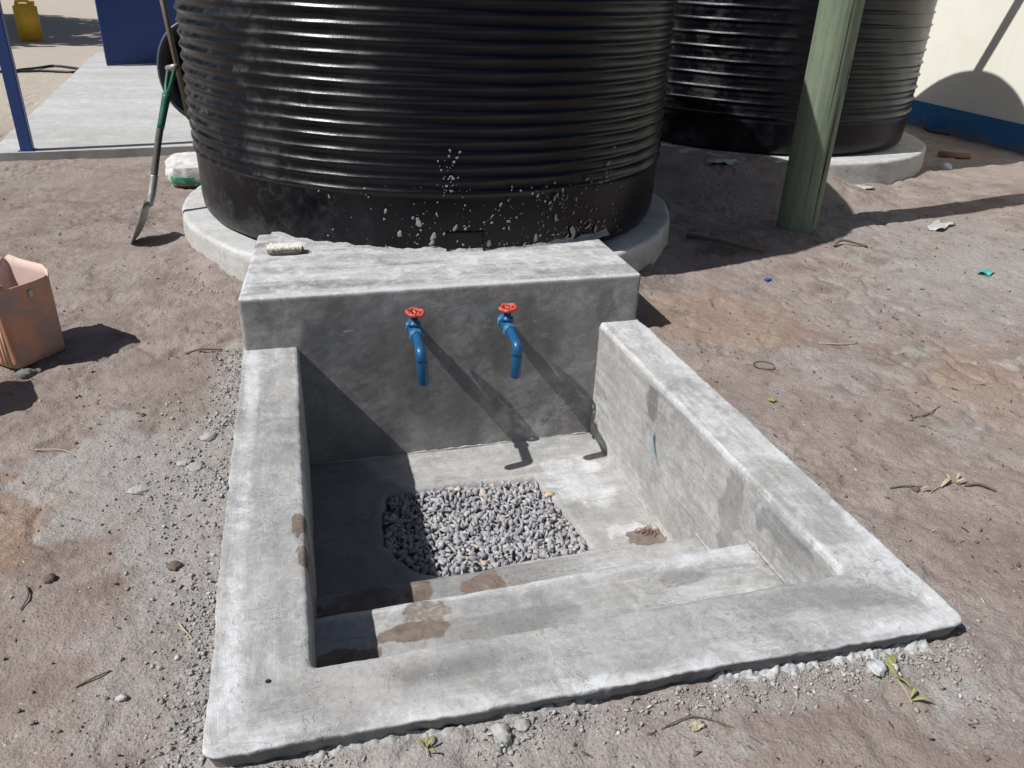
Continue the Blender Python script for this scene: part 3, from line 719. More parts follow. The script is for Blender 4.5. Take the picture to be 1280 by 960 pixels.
def scatter(pts, size, shapes, seed=0, tilt=PI):
    rg = np.random.default_rng(seed); n = len(pts); R = rand_rot(rg, n, tilt); VV = []; TT = []; MM = []; base = 0
    which = rg.integers(0, len(shapes), n)
    for k, (v, t) in enumerate(shapes):
        ix = np.where(which == k)[0]
        if not len(ix): continue
        w_ = np.einsum('nij,vj->nvi', R[ix], v) * size[ix][:, None, None] + pts[ix][:, None, :]
        VV.append(w_.reshape(-1, 3)); off = base + np.arange(len(ix))[:, None, None] * len(v)
        TT.append((t[None] + off).reshape(-1, 3)); base += len(ix) * len(v)
        cm = np.stack([rg.uniform(0, 1, len(ix)), rg.uniform(0, 1, len(ix))], -1); MM.append(np.repeat(cm, len(v), 0))
    M3 = np.concatenate(MM); M3 = np.concatenate([M3, np.zeros((len(M3), 1))], 1)
    return np.concatenate(VV), np.concatenate(TT), M3
SH = [(v_ * np.array([1.3, .8, .85]), t_) for v_, t_ in stone_shapes(18, 9, .70, 3)]
# gravel in the soak-away
rg = np.random.default_rng(21)
P = []; tries = 0
cell = {}
while len(P) < 1500 and tries < 60000:
    tries += 1; x = rg.uniform(.24, 1.06); y = rg.uniform(2.28, 2.88)
    if float(poly_sd(np.array(x), np.array(y), GPOLY)) > -.008: continue
    k = (int(x / .0155), int(y / .0155))
    if cell.get(k, 0) >= 1: continue
    cell[k] = 1; P.append((x, y, -.545 + rg.uniform(-.010, .010)))
P = np.array(P); sz = .0125 + .0125 * rg.uniform(0, 1, len(P)) ** 1.6
v, t, mm = scatter(P, sz, SH, 5)
o = link('gravel', np_mesh('gravel', v, None, t, mm), MAT['gravel'], None, False)
tag(o, 'bed of grey crushed gravel filling the soak-away opening in the basin floor', 'gravel', kind='stuff')
def single_stone(name, loc, s, mat, label, cat, seed, flat=.7, smooth=False, group=None):
    (v, t), = stone_shapes(1, 22, flat, seed)
    o = link(name, np_mesh(name, v * s, None, t), mat, None, smooth); o.location = loc; o.rotation_euler = (0, 0, seed * 1.3)
    return tag(o, label, cat, group)
single_stone('stone', (.985, 2.72, -.528), .021, MAT['tan_stone'], 'peach coloured stone at the right hand edge of the gravel bed', 'stone', 31)
single_stone('stone', (.955, 2.60, -.53), .014, MAT['brick_red'], 'small reddish stone in the gravel below the peach coloured one', 'stone', 32)
single_stone('stone', (.60, 2.335, -.528), .016, MAT['tan_stone'], 'small yellowish tan stone at the front edge of the gravel bed', 'stone', 33)
single_stone('stone', (.885, 2.42, -.53), .014, MAT['pale_stone'], 'cream stone near the front right corner of the gravel bed', 'stone', 34)
single_stone('stone', (.60, 2.845, -.529), .017, MAT['pale_stone'], 'pale stone at the back edge of the gravel bed under the tap shadow', 'stone', 35, .5)

# crumbs of soil and mortar on the ground
def gz(p): return ground_h(p[:, 0], p[:, 1])
def mk(n, fx_, seed):
    rg = np.random.default_rng(seed); p = fx_(rg, n); return p
def keep_out(p, m=.0):
    return ~inside_quad(p[:, 0], p[:, 1], OUT, m) & (np.hypot(p[:, 0] - T1[0], p[:, 1] - T1[1]) > B1 + .005) & (np.hypot(p[:, 0] - T2[0], p[:, 1] - T2[1]) > B2)
SH2 = stone_shapes(8, 9, .75, 9)
rg = np.random.default_rng(77)
n = 26000
p = np.stack([rg.uniform(-1.9, 5.2, n), .85 + 5.2 * rg.uniform(0, 1, n) ** 1.5], -1)
dens = np.clip(.45 + 1.4 * fbm(p[:, 0], p[:, 1], 2.2, 3, 201), .05, 1); p = p[(rg.uniform(0, 1, n) < dens)]
p = p[keep_out(p)]
s = .0012 + .0075 * rg.uniform(0, 1, len(p)) ** 6 + .0012 * rg.uniform(0, 1, len(p))
v, t, mm = scatter(np.concatenate([p, (gz(p) + s * .3)[:, None]], 1), s, SH2, 8)
tag(link('soil_crumbs', np_mesh('soil_crumbs', v, None, t, mm), MAT['pebble'], None, False), 'loose crumbs of brown soil and grit strewn over the bare ground', 'soil crumbs', kind='stuff')
# mortar crumbs along the edges of the basin
pp = []
def along(a, b, n, spread, seed, outward):
    rg = np.random.default_rng(seed); t_ = rg.uniform(0, 1, n); d = np.abs(rg.normal(0, spread, n))
    L = math.hypot(b[0] - a[0], b[1] - a[1]); dx, dy = (b[0] - a[0]) / L, (b[1] - a[1]) / L
    cl = sstep(-.35, .25, fbm(t_ * L, t_ * 0, 3, 3, seed)); kk = rg.uniform(0, 1, n) < cl
    x = a[0] + (b[0] - a[0]) * t_ + outward * dy * d; y = a[1] + (b[1] - a[1]) * t_ - outward * dx * d
    return np.stack([x, y], -1)[kk]
pp.append(along(OUT[0], OUT[1], 5600, .065, 301, 1)); pp.append(along(OUT[1], OUT[2], 5200, .045, 302, 1)); pp.append(along(OUT[2], OUT[3], 1200, .03, 303, 1))
rg = np.random.default_rng(304)
q = np.stack([rg.normal(-.40, .10, 1500), rg.normal(2.35, .30, 1500)], -1); pp.append(q)
q = np.stack([rg.normal(1.22, .12, 350), rg.normal(1.12, .03, 350)], -1); pp.append(q)
q = np.stack([rg.normal(1.45, .06, 160), rg.normal(1.02, .04, 160)], -1); pp.append(q)
q = np.stack([rg.normal(.35, .04, 160), rg.normal(1.13, .03, 160)], -1); pp.append(q)
q = np.stack([rg.normal(-.5, .10, 300), rg.normal(4.05, .12, 300)], -1); pp.append(q)
p = np.concatenate(pp); p = p[keep_out(p, .012)]
s = .0010 + .0080 * rg.uniform(0, 1, len(p)) ** 7 + .0014 * rg.uniform(0, 1, len(p))
v, t, mm = scatter(np.concatenate([p, (gz(p) + s * .35)[:, None]], 1), s, SH2, 18)
tag(link('mortar_crumbs', np_mesh('mortar_crumbs', v, None, t, mm), MAT['crumb'], None, False), 'grey mortar crumbs spilled along the outer edges of the basin', 'mortar crumbs', kind='stuff')

# dry leaf and bark bits
rg = np.random.default_rng(88); n = 5200
p = np.stack([rg.uniform(-1.9, 5.4, n), .8 + 5.4 * rg.uniform(0, 1, n) ** 1.3], -1)
dens = np.clip(.22 + .55 * sstep(.6, 1.6, p[:, 0]) + 1.3 * fbm(p[:, 0], p[:, 1], 2.6, 3, 221), .02, 1); p = p[rg.uniform(0, 1, n) < dens * .75]; p = p[keep_out(p, -.01)]
SHL = []
for (v_, t_) in stone_shapes(8, 9, .12, 19): SHL.append((v_ * np.array([1.9, .55, 1.0]), t_))
s = .0028 + .0085 * rg.uniform(0, 1, len(p)) ** 3
v, t, mm = scatter(np.concatenate([p, (gz(p) + .0022)[:, None]], 1), s, SHL, 28, .35)
MAT['litter'] = stone_mat('dry_litter', ((.055, .042, .034), (.20, .155, .125), (.50, .45, .36)))
tag(link('leaf_litter', np_mesh('leaf_litter', v, None, t, mm), MAT['litter'], None, False), 'scattered bits of dry leaf and bark on the bare ground', 'leaf litter', kind='stuff')

def clod(name, loc, s, mat, label, cat, seed, flat=.55, stretch=(1, 1, 1), rz=0.0, group=None, mask=None):
    bm = bmesh.new(); bmesh.ops.create_icosphere(bm, subdivisions=3, radius=1)
    co = np.array([v.co[:] for v in bm.verts])
    k = 1 + .5 * fbm(co[:, 0] + co[:, 2], co[:, 1] - co[:, 2] * .7, 1.4, 3, seed) + .38 * fbm(co[:, 0] - co[:, 2], co[:, 1] + co[:, 2], 5, 2, seed + 5)
    for v, kk in zip(bm.verts, k): v.co = Vector((v.co.x * stretch[0], v.co.y * stretch[1], v.co.z * flat * stretch[2])) * s * float(kk)
    me = bpy.data.meshes.new(name); bm.to_mesh(me); bm.free()
    if mask is not None:
        a = me.color_attributes.new('mask', 'FLOAT_COLOR', 'POINT'); a.data.foreach_set('color', np.tile(mask, len(me.vertices)).astype(np.float32))
    o = link(name, me, mat); z = float(ground_h(np.array(loc[0]), np.array(loc[1]))) if len(loc) == 2 else loc[2]
    o.location = (loc[0], loc[1], z + s * flat * .3); o.rotation_euler = (0, 0, rz)
    return tag(o, label, cat, group)
WM = (.8, 0, 0, 1); GM = (.1, 0, 0, 1)
clod('mortar_lump', (1.29, 1.125), .024, MAT['mortar'], 'white mortar lump left of the wilted leaf sprig in the foreground', 'mortar lump', 401, .6, (1.1, .9, 1), .4, mask=(.5, 0, 0, 1))
clod('mortar_lump', (1.335, 1.120), .015, MAT['mortar'], 'pale mortar lump between the wilted sprig and the basin corner', 'mortar lump', 402, .6, (1.2, .8, 1), 1.0, mask=WM)
clod('mortar_lump', (.346, 1.155), .024, MAT['mortar'], 'grey mortar lump against the front edge of the basin near the bottom of the photo', 'mortar lump', 403, .7, (.8, 1.2, 1), .2, mask=GM)
clod('mortar_lump', (.395, 1.165), .018, MAT['mortar'], 'smaller grey mortar lump beside the biggest one at the front edge', 'mortar lump', 404, .7, (1, 1, 1), .2, mask=GM)
clod('mortar_lump', (-.535, 2.311), .030, MAT['mortar'], 'flat pale disc of dried mortar farthest left in the cement dust', 'mortar lump', 405, .2, (1.2, .8, 1), .2, mask=(.35, 0, 0, 1))
clod('mortar_lump', (-.375, 2.403), .028, MAT['mortar'], 'round flat disc of dried mortar in the cement dust left of the rim', 'mortar lump', 406, .22, (1, 1, 1), .5, mask=(.2, 0, 0, 1))
clod('mortar_lump', (-.418, 2.45), .022, MAT['mortar'], 'small flat mortar disc just behind the round one', 'mortar lump', 407, .22, (1.2, .8, 1), .5, mask=(.2, 0, 0, 1))
clod('mortar_lump', (-.345, 2.60), .024, MAT['mortar'], 'dark grey mortar lump close to the left rim of the basin', 'mortar lump', 408, .6, (1.2, 1, 1), .5, mask=(0, 0, .3, 1))
clod('mortar_lump', (-.466, 1.452), .011, MAT['mortar'], 'white crumbly mortar lump alone on the soil at lower left', 'mortar lump', 409, .5, (1.2, .8, 1), .1, mask=WM)
clod('soil_clod', (-.711, 1.919), .016, MAT['dry_stick'], 'dark brown soil clod alone on the ground at far left', 'soil clod', 410, .6)
clod('soil_clod', (-.395, 1.898), .020, MAT['dry_stick'], 'dark soil clod near the left rim of the basin', 'soil clod', 411, .6)
clod('soil_clod', (1.953, 1.785), .014, MAT['dry_stick'], 'dark round soil clod beside the dry twigs on the right', 'soil clod', 412, .7)
def crust(name, x0, x1, yfun, width, hgt, seed, label, wmask):
    nx, ny = int((x1 - x0) / .0042), int(width / .0042); u = np.linspace(0, 1, nx); v_ = np.linspace(0, 1, ny)
    U, W_ = np.meshgrid(u, v_, indexing='ij'); X_ = x0 + (x1 - x0) * U; Y_ = yfun(X_) - width * W_
    a = fbm(X_, Y_, 18, 4, seed, .6); big = fbm(X_, X_ * 0 + seed, 5, 3, seed + 1)
    env = sstep(1.0, .25, W_ / np.clip(.55 + .9 * big + .5 * fbm(X_, Y_, 25, 2, seed + 4), .08, 1)) * sstep(0, .06, U) * sstep(1, .94, U)
    Z_ = ground_h(X_, Y_) - .010 + hgt * env * np.clip(.75 + .9 * fbm(X_, Y_, 34, 3, seed + 3) + .45 * fbm(X_, Y_, 80, 2, seed + 2) - .35 * sstep(.0, .5, W_), 0, 1.6)
    mk_ = np.stack([np.clip(wmask + .5 * a, 0, 1), 0 * X_, 0 * X_], -1).reshape(-1, 3)
    o = link(name, np_mesh(name, np.stack([X_, Y_, Z_], -1).reshape(-1, 3), grid_quads(nx, ny)[:, ::-1], mask=mk_), MAT['mortar'])
    return tag(o, label, 'mortar crust')
edge_y = lambda x: 1.200 + (1.166 - 1.200) * (x + .274) / 1.858 + .018
crust('mortar_crust', .86, 1.50, edge_y, .095, .030, 451, 'ragged whitish mortar crust squeezed out along the front right edge of the basin', .55)
crust('mortar_crust', -.10, .62, edge_y, .08, .022, 461, 'low grey mortar crust along the middle and left of the front basin edge', .15)
clod('mortar_lump', (5.689, 5.96), .055, MAT['mortar'], 'white mortar chunk on the ground beside the far tank base', 'mortar lump', 430, .7, (1.1, .8, 1), .3, mask=WM)
clod('mortar_lump', (3.521, 7.209 - .75), .09, MAT['mortar'], 'white lump of mortar between the two tanks', 'mortar lump', 434, .7, (1.2, .8, 1), .1, mask=WM)

# ------------------------------------------------------------------ taps
def make_tap(x, y, z, label, lean, spin):
    # local frame: origin on the wall, -y out of the wall
    root = empty('tap', (x, y, z), 0, label, 'tap', 'taps on the cement block')
    def hexa(y0, y1, r, n=6):
        b = bmesh.new(); a = [(r * math.cos(k * 2 * PI / n + .26), r * math.sin(k * 2 * PI / n + .26)) for k in range(n)]
        v0 = [b.verts.new((p, y0, q)) for p, q in a]; v1 = [b.verts.new((p, y1, q)) for p, q in a]
        for k in range(n): b.faces.new((v0[k], v0[(k + 1) % n], v1[(k + 1) % n], v1[k]))
        b.faces.new(v0); b.faces.new(v1[::-1]); bmesh.ops.bevel(b, geom=b.edges[:], offset=.002, segments=2, affect='EDGES'); return b
    b = bmesh.new(); bl = MAT['tap_blue']
    tube(b, [(0, .02, 0), (0, -.012, 0), (0, -.014, 0)], [.0225, .0225, .020], 24); o = bm_obj('wall_nipple', b, bl, root); smooth_by_angle(o)
    o = bm_obj('collar', hexa(-.012, -.042, .0315, 8), MAT['worn_blue'], root); smooth_by_angle(o, 28)
    b = bmesh.new()
    ys = np.linspace(-.038, -.118, 14); tube(b, [(0, float(q), .0003 * k) for k, q in enumerate(ys)], [.021 + .008 * math.sin(PI * k / 13) for k in range(14)], 24)
    o = bm_obj('valve_body', b, bl, root)
    b = bmesh.new(); lathe(b, [(.023, .0), (.023, .024), (.026, .026), (.026, .036), (.021, .039), (.0165, .041), (.0165, .052), (.012, .056), (.006, .057)], 24, origin=(0, -.076, .006)); bm_obj('bonnet', b, bl, root)
    o = root.children[-1]; smooth_by_angle(o)
    o = bm_obj('collar', hexa(-.112, -.144, .0315, 8), MAT['worn_blue'], root); smooth_by_angle(o, 28)
    E = Vector((-.008, -.277, -.002))
    b = bmesh.new()
    pts = [Vector((0, -.135, .004)), Vector((-.001, -.15, .003)), Vector((-.006, -.232, -.001))]
    c0 = Vector((-.007, -.247, -.0015)); down = Vector((lean, -.0, -1)).normalized()
    cor = [c0.lerp(E, t * 1.0) * (1 - t) + (E.lerp(E + down * .032, t)) * t for t in np.linspace(0, 1, 8)]
    pts += cor; pts += [E + down * .045]
    tube(b, pts, [.0205] * 3 + [.021 + .0018 * math.sin(PI * k / 7) for k in range(8)] + [.021], 24)
    o = bm_obj('elbow_pipe', b, bl, root)
    b = bmesh.new(); tube(b, [E + down * .043, E + down * .05, E + down * .140, E + down * .143], [.0228, .0228, .0220, .0205], 24)
    o = bm_obj('spout', b, bl, root); smooth_by_angle(o, 40)
    b = bmesh.new(); lathe(b, [(.0185, 0), (.0185, .002)], 20, origin=tuple(E + down * .1445)); bm_obj('spout_mouth', b, MAT['dark_hole'], o)
    # handwheel
    hw = empty('handwheel', (.003, -.076, .074)); hw.parent = root; hw.rotation_euler = (math.radians(5), math.radians(spin * 6), spin)
    rd = MAT['tap_red']
    b = bmesh.new(); N = 60
    tube(b, [((.0335 + .0026 * math.cos(5 * a)) * math.cos(a), (.0335 + .0026 * math.cos(5 * a)) * math.sin(a),   .012 + .0012 * math.cos(5 * a)) for a in np.linspace(0, 2 * PI, N, endpoint=False)], .0082, 10, close=True)
    bm_obj('wheel_ring', b, rd, hw)
    for k in range(5):
        a = k * 2 * PI / 5
        b = bmesh.new(); tube(b, [(.008 * math.cos(a), .008 * math.sin(a), .006), (.02 * math.cos(a), .02 * math.sin(a), .008), (.033 * math.cos(a), .033 * math.sin(a), .012)], [.0075, .0066, .0064], 8); bm_obj('spoke', b, rd, hw)
    b = bmesh.new(); lathe(b, [(.011, -.002), (.0115, .008), (.009, .011)], 18); bm_obj('hub', b, rd, hw)
    b = bmesh.new(); tube(b, [(0, 0, -.02), (0, 0, .018)], [.0055, .0045], 10); bm_obj('stem', b, MAT['brass'], hw)
    return root
make_tap(.463, 3.162, .130, 'blue tap with red handwheel, the left of the two on the cement block', .075, .4)
make_tap(.868, 3.166, .122, 'blue tap with red handwheel, the right of the two on the cement block', -.03, -.7)

# ------------------------------------------------------------------ water tanks and their round bases
def tank(name, c, zb, R, first, pitch, nr, amp, sharp, label, seed, zlast):
    root = empty(name, (c[0], c[1], zb), 0, label, 'water tank')
    pr = [(0.0, .0), (R - .10, .0), (R - .055, .004), (R - .030, .018), (R - .016, .045), (R - .010, .09), (R - .008, first - zb - pitch * .62)]
    for k in range(nr):
        z0 = first - zb + k * pitch
        for s in np.linspace(-.5, .5, 13 if sharp else 9)[:-1]:
            if sharp: h = amp * math.exp(-(s / .075) ** 2) + amp * .25 * (.5 - s) 
            else: h = amp * (math.exp(-(s / .20) ** 2))
            pr.append((R - .008 + h, z0 + s * pitch))
    zt = first - zb + (nr - .4) * pitch
    for a in np.linspace(0, PI / 2, 9): pr.append((R - .10 + .095 * math.cos(a), zt + .03 + .09 * math.sin(a)))
    for t_ in np.linspace(.1, 1, 8): pr.append(((R - .10) * (1 - t_) + .32 * t_, zt + .12 + .30 * t_ ** .9))
    pr.append((.31, zt + .43)); pr.append((.05, zt + .43))
    nseg = 320; th = np.linspace(0, 2 * PI, nseg, endpoint=False)
    rr = np.array([p[0] for p in pr]); zz = np.array([p[1] for p in pr])
    TH = th[:, None] + 0 * rr; RR = rr[None, :] + 0 * TH; ZT = zz[None, :] + 0 * TH
    cx, sx = np.cos(TH), np.sin(TH)
    und = fbm(cx * 1.3 + ZT * .9, sx * 1.3 + ZT * .4, 2.2, 3, seed)
    RR = RR + np.where(RR > .4, .008 * und, 0)
    ZT = ZT + np.where((ZT > .3), .0045 * fbm(cx * 1.2 + ZT * 3, sx * 1.2, 4.5, 3, seed + 7), 0)
    v = np.stack([RR * cx, RR * sx, ZT], -1).reshape(-1, 3)
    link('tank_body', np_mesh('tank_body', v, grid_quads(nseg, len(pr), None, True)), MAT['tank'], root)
    b = bmesh.new(); lathe(b, [(.30, 0), (.33, .0), (.335, .05), (.32, .07), (.05, .09)], 48, origin=(0, 0, zt + .425)); bm_obj('lid', b, MAT['tank'], root)
    return root, zt
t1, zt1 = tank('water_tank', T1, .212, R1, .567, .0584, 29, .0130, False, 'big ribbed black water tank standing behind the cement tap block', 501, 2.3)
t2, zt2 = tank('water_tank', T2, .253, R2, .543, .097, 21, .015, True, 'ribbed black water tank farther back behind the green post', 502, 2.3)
# a moulded outlet frame and seams on the near tank
def cyl(ang, z, r): return Vector((r * math.sin(ang), -r * math.cos(ang), z))
def on_tank(ax, z, dr=0.0): return cyl(ax, z, R1 - .006 + dr)
b = bmesh.new()
A0, A1 = -.130, .005
for za, zc, a0, a1 in ((.078, .170, A0, A0 + .006), (.078, .170, A1 - .006, A1), (.162, .170, A0, A1)):
    n = max(2, int((a1 - a0) / .012)); 
    for k in range(n):
        q0, q1 = a0 + (a1 - a0) * k / n, a0 + (a1 - a0) * (k + 1) / n
        f = [on_tank(q0, za, .009), on_tank(q1, za, .009), on_tank(q1, zc, .009), on_tank(q0, zc, .009)]
        g_ = [on_tank(q0, za, -.01), on_tank(q1, za, -.01), on_tank(q1, zc, -.01), on_tank(q0, zc, -.01)]
        F = [b.verts.new(p) for p in f]; Gv = [b.verts.new(p) for p in g_]
        b.faces.new(F)
        for i in range(4): b.faces.new((F[i], Gv[i], Gv[(i + 1) % 4], F[(i + 1) % 4]))
bm_obj('outlet_frame', b, MAT['tank'], t1, False)
# cement splashes on the near tank
rg = np.random.default_rng(91); VV = []; TT = []; base = 0
def splash(ang, z, s, el, rot, seed):
    global base
    n = 11; a = np.linspace(0, 2 * PI, n, endpoint=False); rr = s * (1 + (.5 if s < .006 else .28) * rg.uniform(-1, 1, n))
    u = rr * np.cos(a) * 1.0; v_ = rr * np.sin(a) * el
    uu = u * math.cos(rot) - v_ * math.sin(rot); vv = u * math.sin(rot) + v_ * math.cos(rot)
    lift = .006 if z < .25 else .014
    ring = [cyl(ang + p / R1, z + q_, R1 - .008 + .004 + (lift - .006)) for p, q_ in zip(uu, vv)]
    mid = cyl(ang, z, R1 - .008 + lift + min(.003, s * .3))
    VV.extend([mid] + ring); TT.extend([(base, base + 1 + k, base + 1 + (k + 1) % n) for k in range(n)]); base += n + 1
for k in range(420):
    z = .06 + .33 * rg.uniform(0, 1) ** 1.6; ang = rg.normal(.12, .30)
    if rg.uniform() < .35: ang = rg.normal(.40, .14)
    if ang < -.62 or ang > .68: continue
    s = .0012 + .0060 * rg.uniform() ** 3.5
    splash(ang, z, s, rg.uniform(.8, 3.2) if rg.uniform() < .5 else 1, rg.normal(-.4, .5), k)
for cx, cz, n_ in ((-.125, .40, 26), (-.125, .48, 12), (-.235, .24, 10), (.52, .38, 12), (.30, .30, 16), (.52, .5, 6)):
    for k in range(n_): splash(cx + rg.normal(0, .016), cz + rg.normal(0, .035), .0015 + .0055 * rg.uniform() ** 2, rg.uniform(.8, 2.4), rg.normal(-.3, .4), k)
for an, cz, s in ((-.225, .215, .012), (-.175, .15, .013), (-.18, .12, .009), (.36, .13, .013), (.365, .10, .011), (.48, .11, .010), (-.29, .16, .010), (.02, .11, .010), (.20, .12, .012), (.28, .21, .010), (-.1, .19, .009)):
    splash(an, cz, s, 1.9, rg.normal(-.2, .3), 3)
VA = np.array([p[:] for p in VV]); 
o = link('cement_splash', np_mesh('cement_splash', VA, None, np.array(TT), np.tile([.0, .10, .45], (len(VA), 1))), MAT['mortar'], t1); o['kind'] = 'stuff'
# the smeared mortar collar between tank and block
nA, nB = 220, 9; ang = np.linspace(-.80, .55, nA); tt = np.linspace(0, 1, nB)
AN, TB = np.meshgrid(ang, tt, indexing='ij')
wv = np.clip(.030 + .030 * fbm(AN * R1, AN * 0, 5, 4, 95), .008, .09); hv = np.clip(.016 + .022 * fbm(AN * R1, AN * 0, 9, 4, 96), .004, .06)
RRc = R1 - .012 + wv * TB; ZC = .075 + hv * (1 - TB) ** 1.7 + .004 * fbm(AN * R1, TB, 18, 3, 97) - .004 * TB
v = np.stack([RRc * np.sin(AN), -RRc * np.cos(AN), ZC], -1).reshape(-1, 3)
vm = np.stack([np.clip(.35 + .6 * fbm(AN * R1, TB, 6, 3, 98), 0, 1), 0 * AN, np.clip(.35 + .5 * fbm(AN * R1, TB, 4, 3, 99), 0, 1)], -1).reshape(-1, 3)
link('mortar_collar', np_mesh('mortar_collar', v + np.array([T1[0], T1[1], .212]) - np.array(BO), grid_quads(nA, nB), mask=vm), MAT['mortar'], basin)

def round_base(c, R, z, label, seed, th=.30, white=.35):
    pr = [(0.0, 0.0), (R * .5, 0), (R * .8, 0)] + [(R - .26 + .24 * t_, 0) for t_ in np.linspace(0, 1, 16)]
    pr += [(R - .022 + .022 * math.sin(a), -.022 + .022 * math.cos(a)) for a in np.linspace(.2, PI / 2, 6)] + [(R + .012 * t_, -.022 - (th - .022) * t_) for t_ in np.linspace(.08, 1, 14)]
    rr = np.array([p[0] for p in pr]); zz = np.array([p[1] for p in pr]); nseg = 420; th_ = np.linspace(0, 2 * PI, nseg, endpoint=False)
    TH = th_[:, None] + 0 * rr; RR = rr[None] + 0 * TH; Z_ = zz[None] + 0 * TH; cx, sx = np.cos(TH), np.sin(TH)
    RR = RR + np.where(RR > R * .9, .016 * fbm(cx * R, sx * R, 1.8, 3, seed) + .006 * fbm(cx * R + Z_ * 3, sx * R, 11, 3, seed + 1), 0)
    Z_ = Z_ + .007 * fbm(RR * cx, RR * sx, 3, 4, seed + 2)
    wm = np.clip(white + .5 * fbm(RR * cx, RR * sx, 2.5, 4, seed + 3) + .25 * (Z_ > -.03), 0, 1)
    bmk = .5 * sstep(-.09, -.20, Z_) * (.6 + fbm(cx * R, sx * R, 4, 3, seed + 4))
    o = link('tank_base', np_mesh('tank_base', np.stack([RR * cx, RR * sx, Z_], -1).reshape(-1, 3), grid_quads(nseg, len(pr), None, True)[:, ::-1], mask=np.stack([wm, bmk, 0 * wm], -1).reshape(-1, 3)), MAT['slabcement'])
    o.location = (c[0], c[1], z); return tag(o, label, 'tank base')
round_base(T1, B1, .210, 'round cement plinth under the big near tank', 601)
round_base(T2, B2, .251, 'round cement plinth under the farther tank by the house wall', 611)

# ------------------------------------------------------------------ scrubbing brush
br = empty('scrubbing_brush', (-.035, 3.735, .291), .02, 'oval scrubbing brush lying bristles up on the left end of the tap block', 'brush')
b = bmesh.new(); n = 40; L, W = .084, .039
def oval(s, z):
    return [b.verts.new((s * (L - W + W * abs(math.cos(a)) ** .9 * 1.0) * (1 if math.cos(a) >= 0 else -1) if abs(math.cos(a)) > 1e-6 else 0, s * W * math.sin(a), z)) for a in np.linspace(0, 2 * PI, n, endpoint=False)]
def oval2(s, z): 
    out = []
    for a in np.linspace(0, 2 * PI, n, endpoint=False):
        x = W * math.cos(a) + (L - W) * max(-1, min(1, math.cos(a) * 2.2)); out.append(b.verts.new((s * x, s * W * math.sin(a), z)))
    return out
rings = [oval2(.9, 0), oval2(1, .004), oval2(1, .014), oval2(.95, .018)]
for k in range(3):
    for s in range(n): b.faces.new((rings[k][s], rings[k][(s + 1) % n], rings[k + 1][(s + 1) % n], rings[k + 1][s]))
b.faces.new(rings[0][::-1]); b.faces.new(rings[-1]); bm_obj('brush_back', b, MAT['brush_wood'], br)
b = bmesh.new()
for ix in range(-11, 12):
    for iy in range(-4, 5):
        x = ix * .0066 + (.0033 if iy % 2 else 0); y = iy * .0072
        xe = max(0, abs(x) - (L - W)); 
        if math.hypot(xe, y) > W * .93: continue
        for q in range(3):
            lx, ly = random.gauss(0, .0018), random.gauss(0, .0018)
            tube(b, [(x + lx * .4, y + ly * .4, .016), (x + lx * 2 + x * .05, y + ly * 2 + y * .08, .036 + random.uniform(-.002, .003))], [.0016, .0021], 5)
o = bm_obj('bristles', b, MAT['bristle'], br); o['kind'] = 'stuff'

# ------------------------------------------------------------------ shovel leaning on the tank
sv = empty('shovel', (-.871, 4.697, .07), 0, 'muddy shovel with a green D handle leaning against the left side of the near tank', 'shovel')
So = Vector(sv.location)
tip = Vector((-.871, 4.697, .062)); sock = Vector((-.742, 4.765, .285)); kn = Vector((-.722, 4.80, .36)); mid_ = Vector((-.662, 4.90, .61)); top = Vector((-.556, 5.02, .955))
b = bmesh.new(); ax = (sock - tip).normalized(); wd = Vector((-.105, .95, -.27)); wd = (wd - ax * wd.dot(ax)).normalized(); nm = ax.cross(wd).normalized()
if nm.z < 0: nm = -nm
NU, NV = 14, 11; g0 = []
for i in range(NU + 1):
    t_ = i / NU; L = (sock - tip).length
    half = .112 * (min(1, (t_ / .28)) ** .55 if t_ < .28 else 1.0) * (1 if t_ < .86 else 1 - .75 * (t_ - .86) / .14)
    row = []
    for j in range(NV + 1):
        s = (j / NV * 2 - 1)
        p = tip + ax * (L * t_) + wd * (half * s) + nm * (.030 * s * s * min(1, t_ * 2.2) - .022 * math.sin(PI * t_)) 
        row.append(b.verts.new(p - So))
    g0.append(row)
for i in range(NU):
    for j in range(NV): b.faces.new((g0[i][j], g0[i + 1][j], g0[i + 1][j + 1], g0[i][j + 1]))
o = bm_obj('blade', b, MAT['steel'], sv); md = o.modifiers.new('thickness', 'SOLIDIFY'); md.thickness = .003
b = bmesh.new(); tube(b, [p - So for p in chain([sock - ax * .04, sock, kn, kn.lerp(mid_, .22)], 6)], [.010] * 4 + [.018] * 4 + [.021] * 11, 14); bm_obj('socket', b, MAT['steel'], sv)
b = bmesh.new(); tube(b, [p - So for p in chain([kn.lerp(mid_, .15), mid_, mid_.lerp(top, .22)], 8)], .0185, 14); bm_obj('shaft', b, MAT['shaft'], sv)
b = bmesh.new(); tube(b, [p - So for p in chain([mid_.lerp(top, .12), mid_.lerp(top, .62)], 6)], [.0195, .02, .0205, .021, .022, .023, .024], 14); bm_obj('grip_sleeve', b, MAT['green_paint'], sv)
b = bmesh.new(); D = (top - mid_).normalized(); wv_ = Vector((.40, -.92, 0)); wv_ = (wv_ - D * wv_.dot(D)).normalized(); y0 = mid_.lerp(top, .60); tp = top + D * .0
for s in (-1, 1): tube(b, [p - So for p in chain([y0, y0.lerp(tp, .35) + wv_ * .034 * s, tp + wv_ * .048 * s], 6)], .0105, 10)
bm_obj('yoke', b, MAT['green_paint'], sv)
b = bmesh.new(); tube(b, [tp - wv_ * .058 - So, tp + wv_ * .058 - So], .0165, 14); bm_obj('hand_bar', b, MAT['steel'], sv)

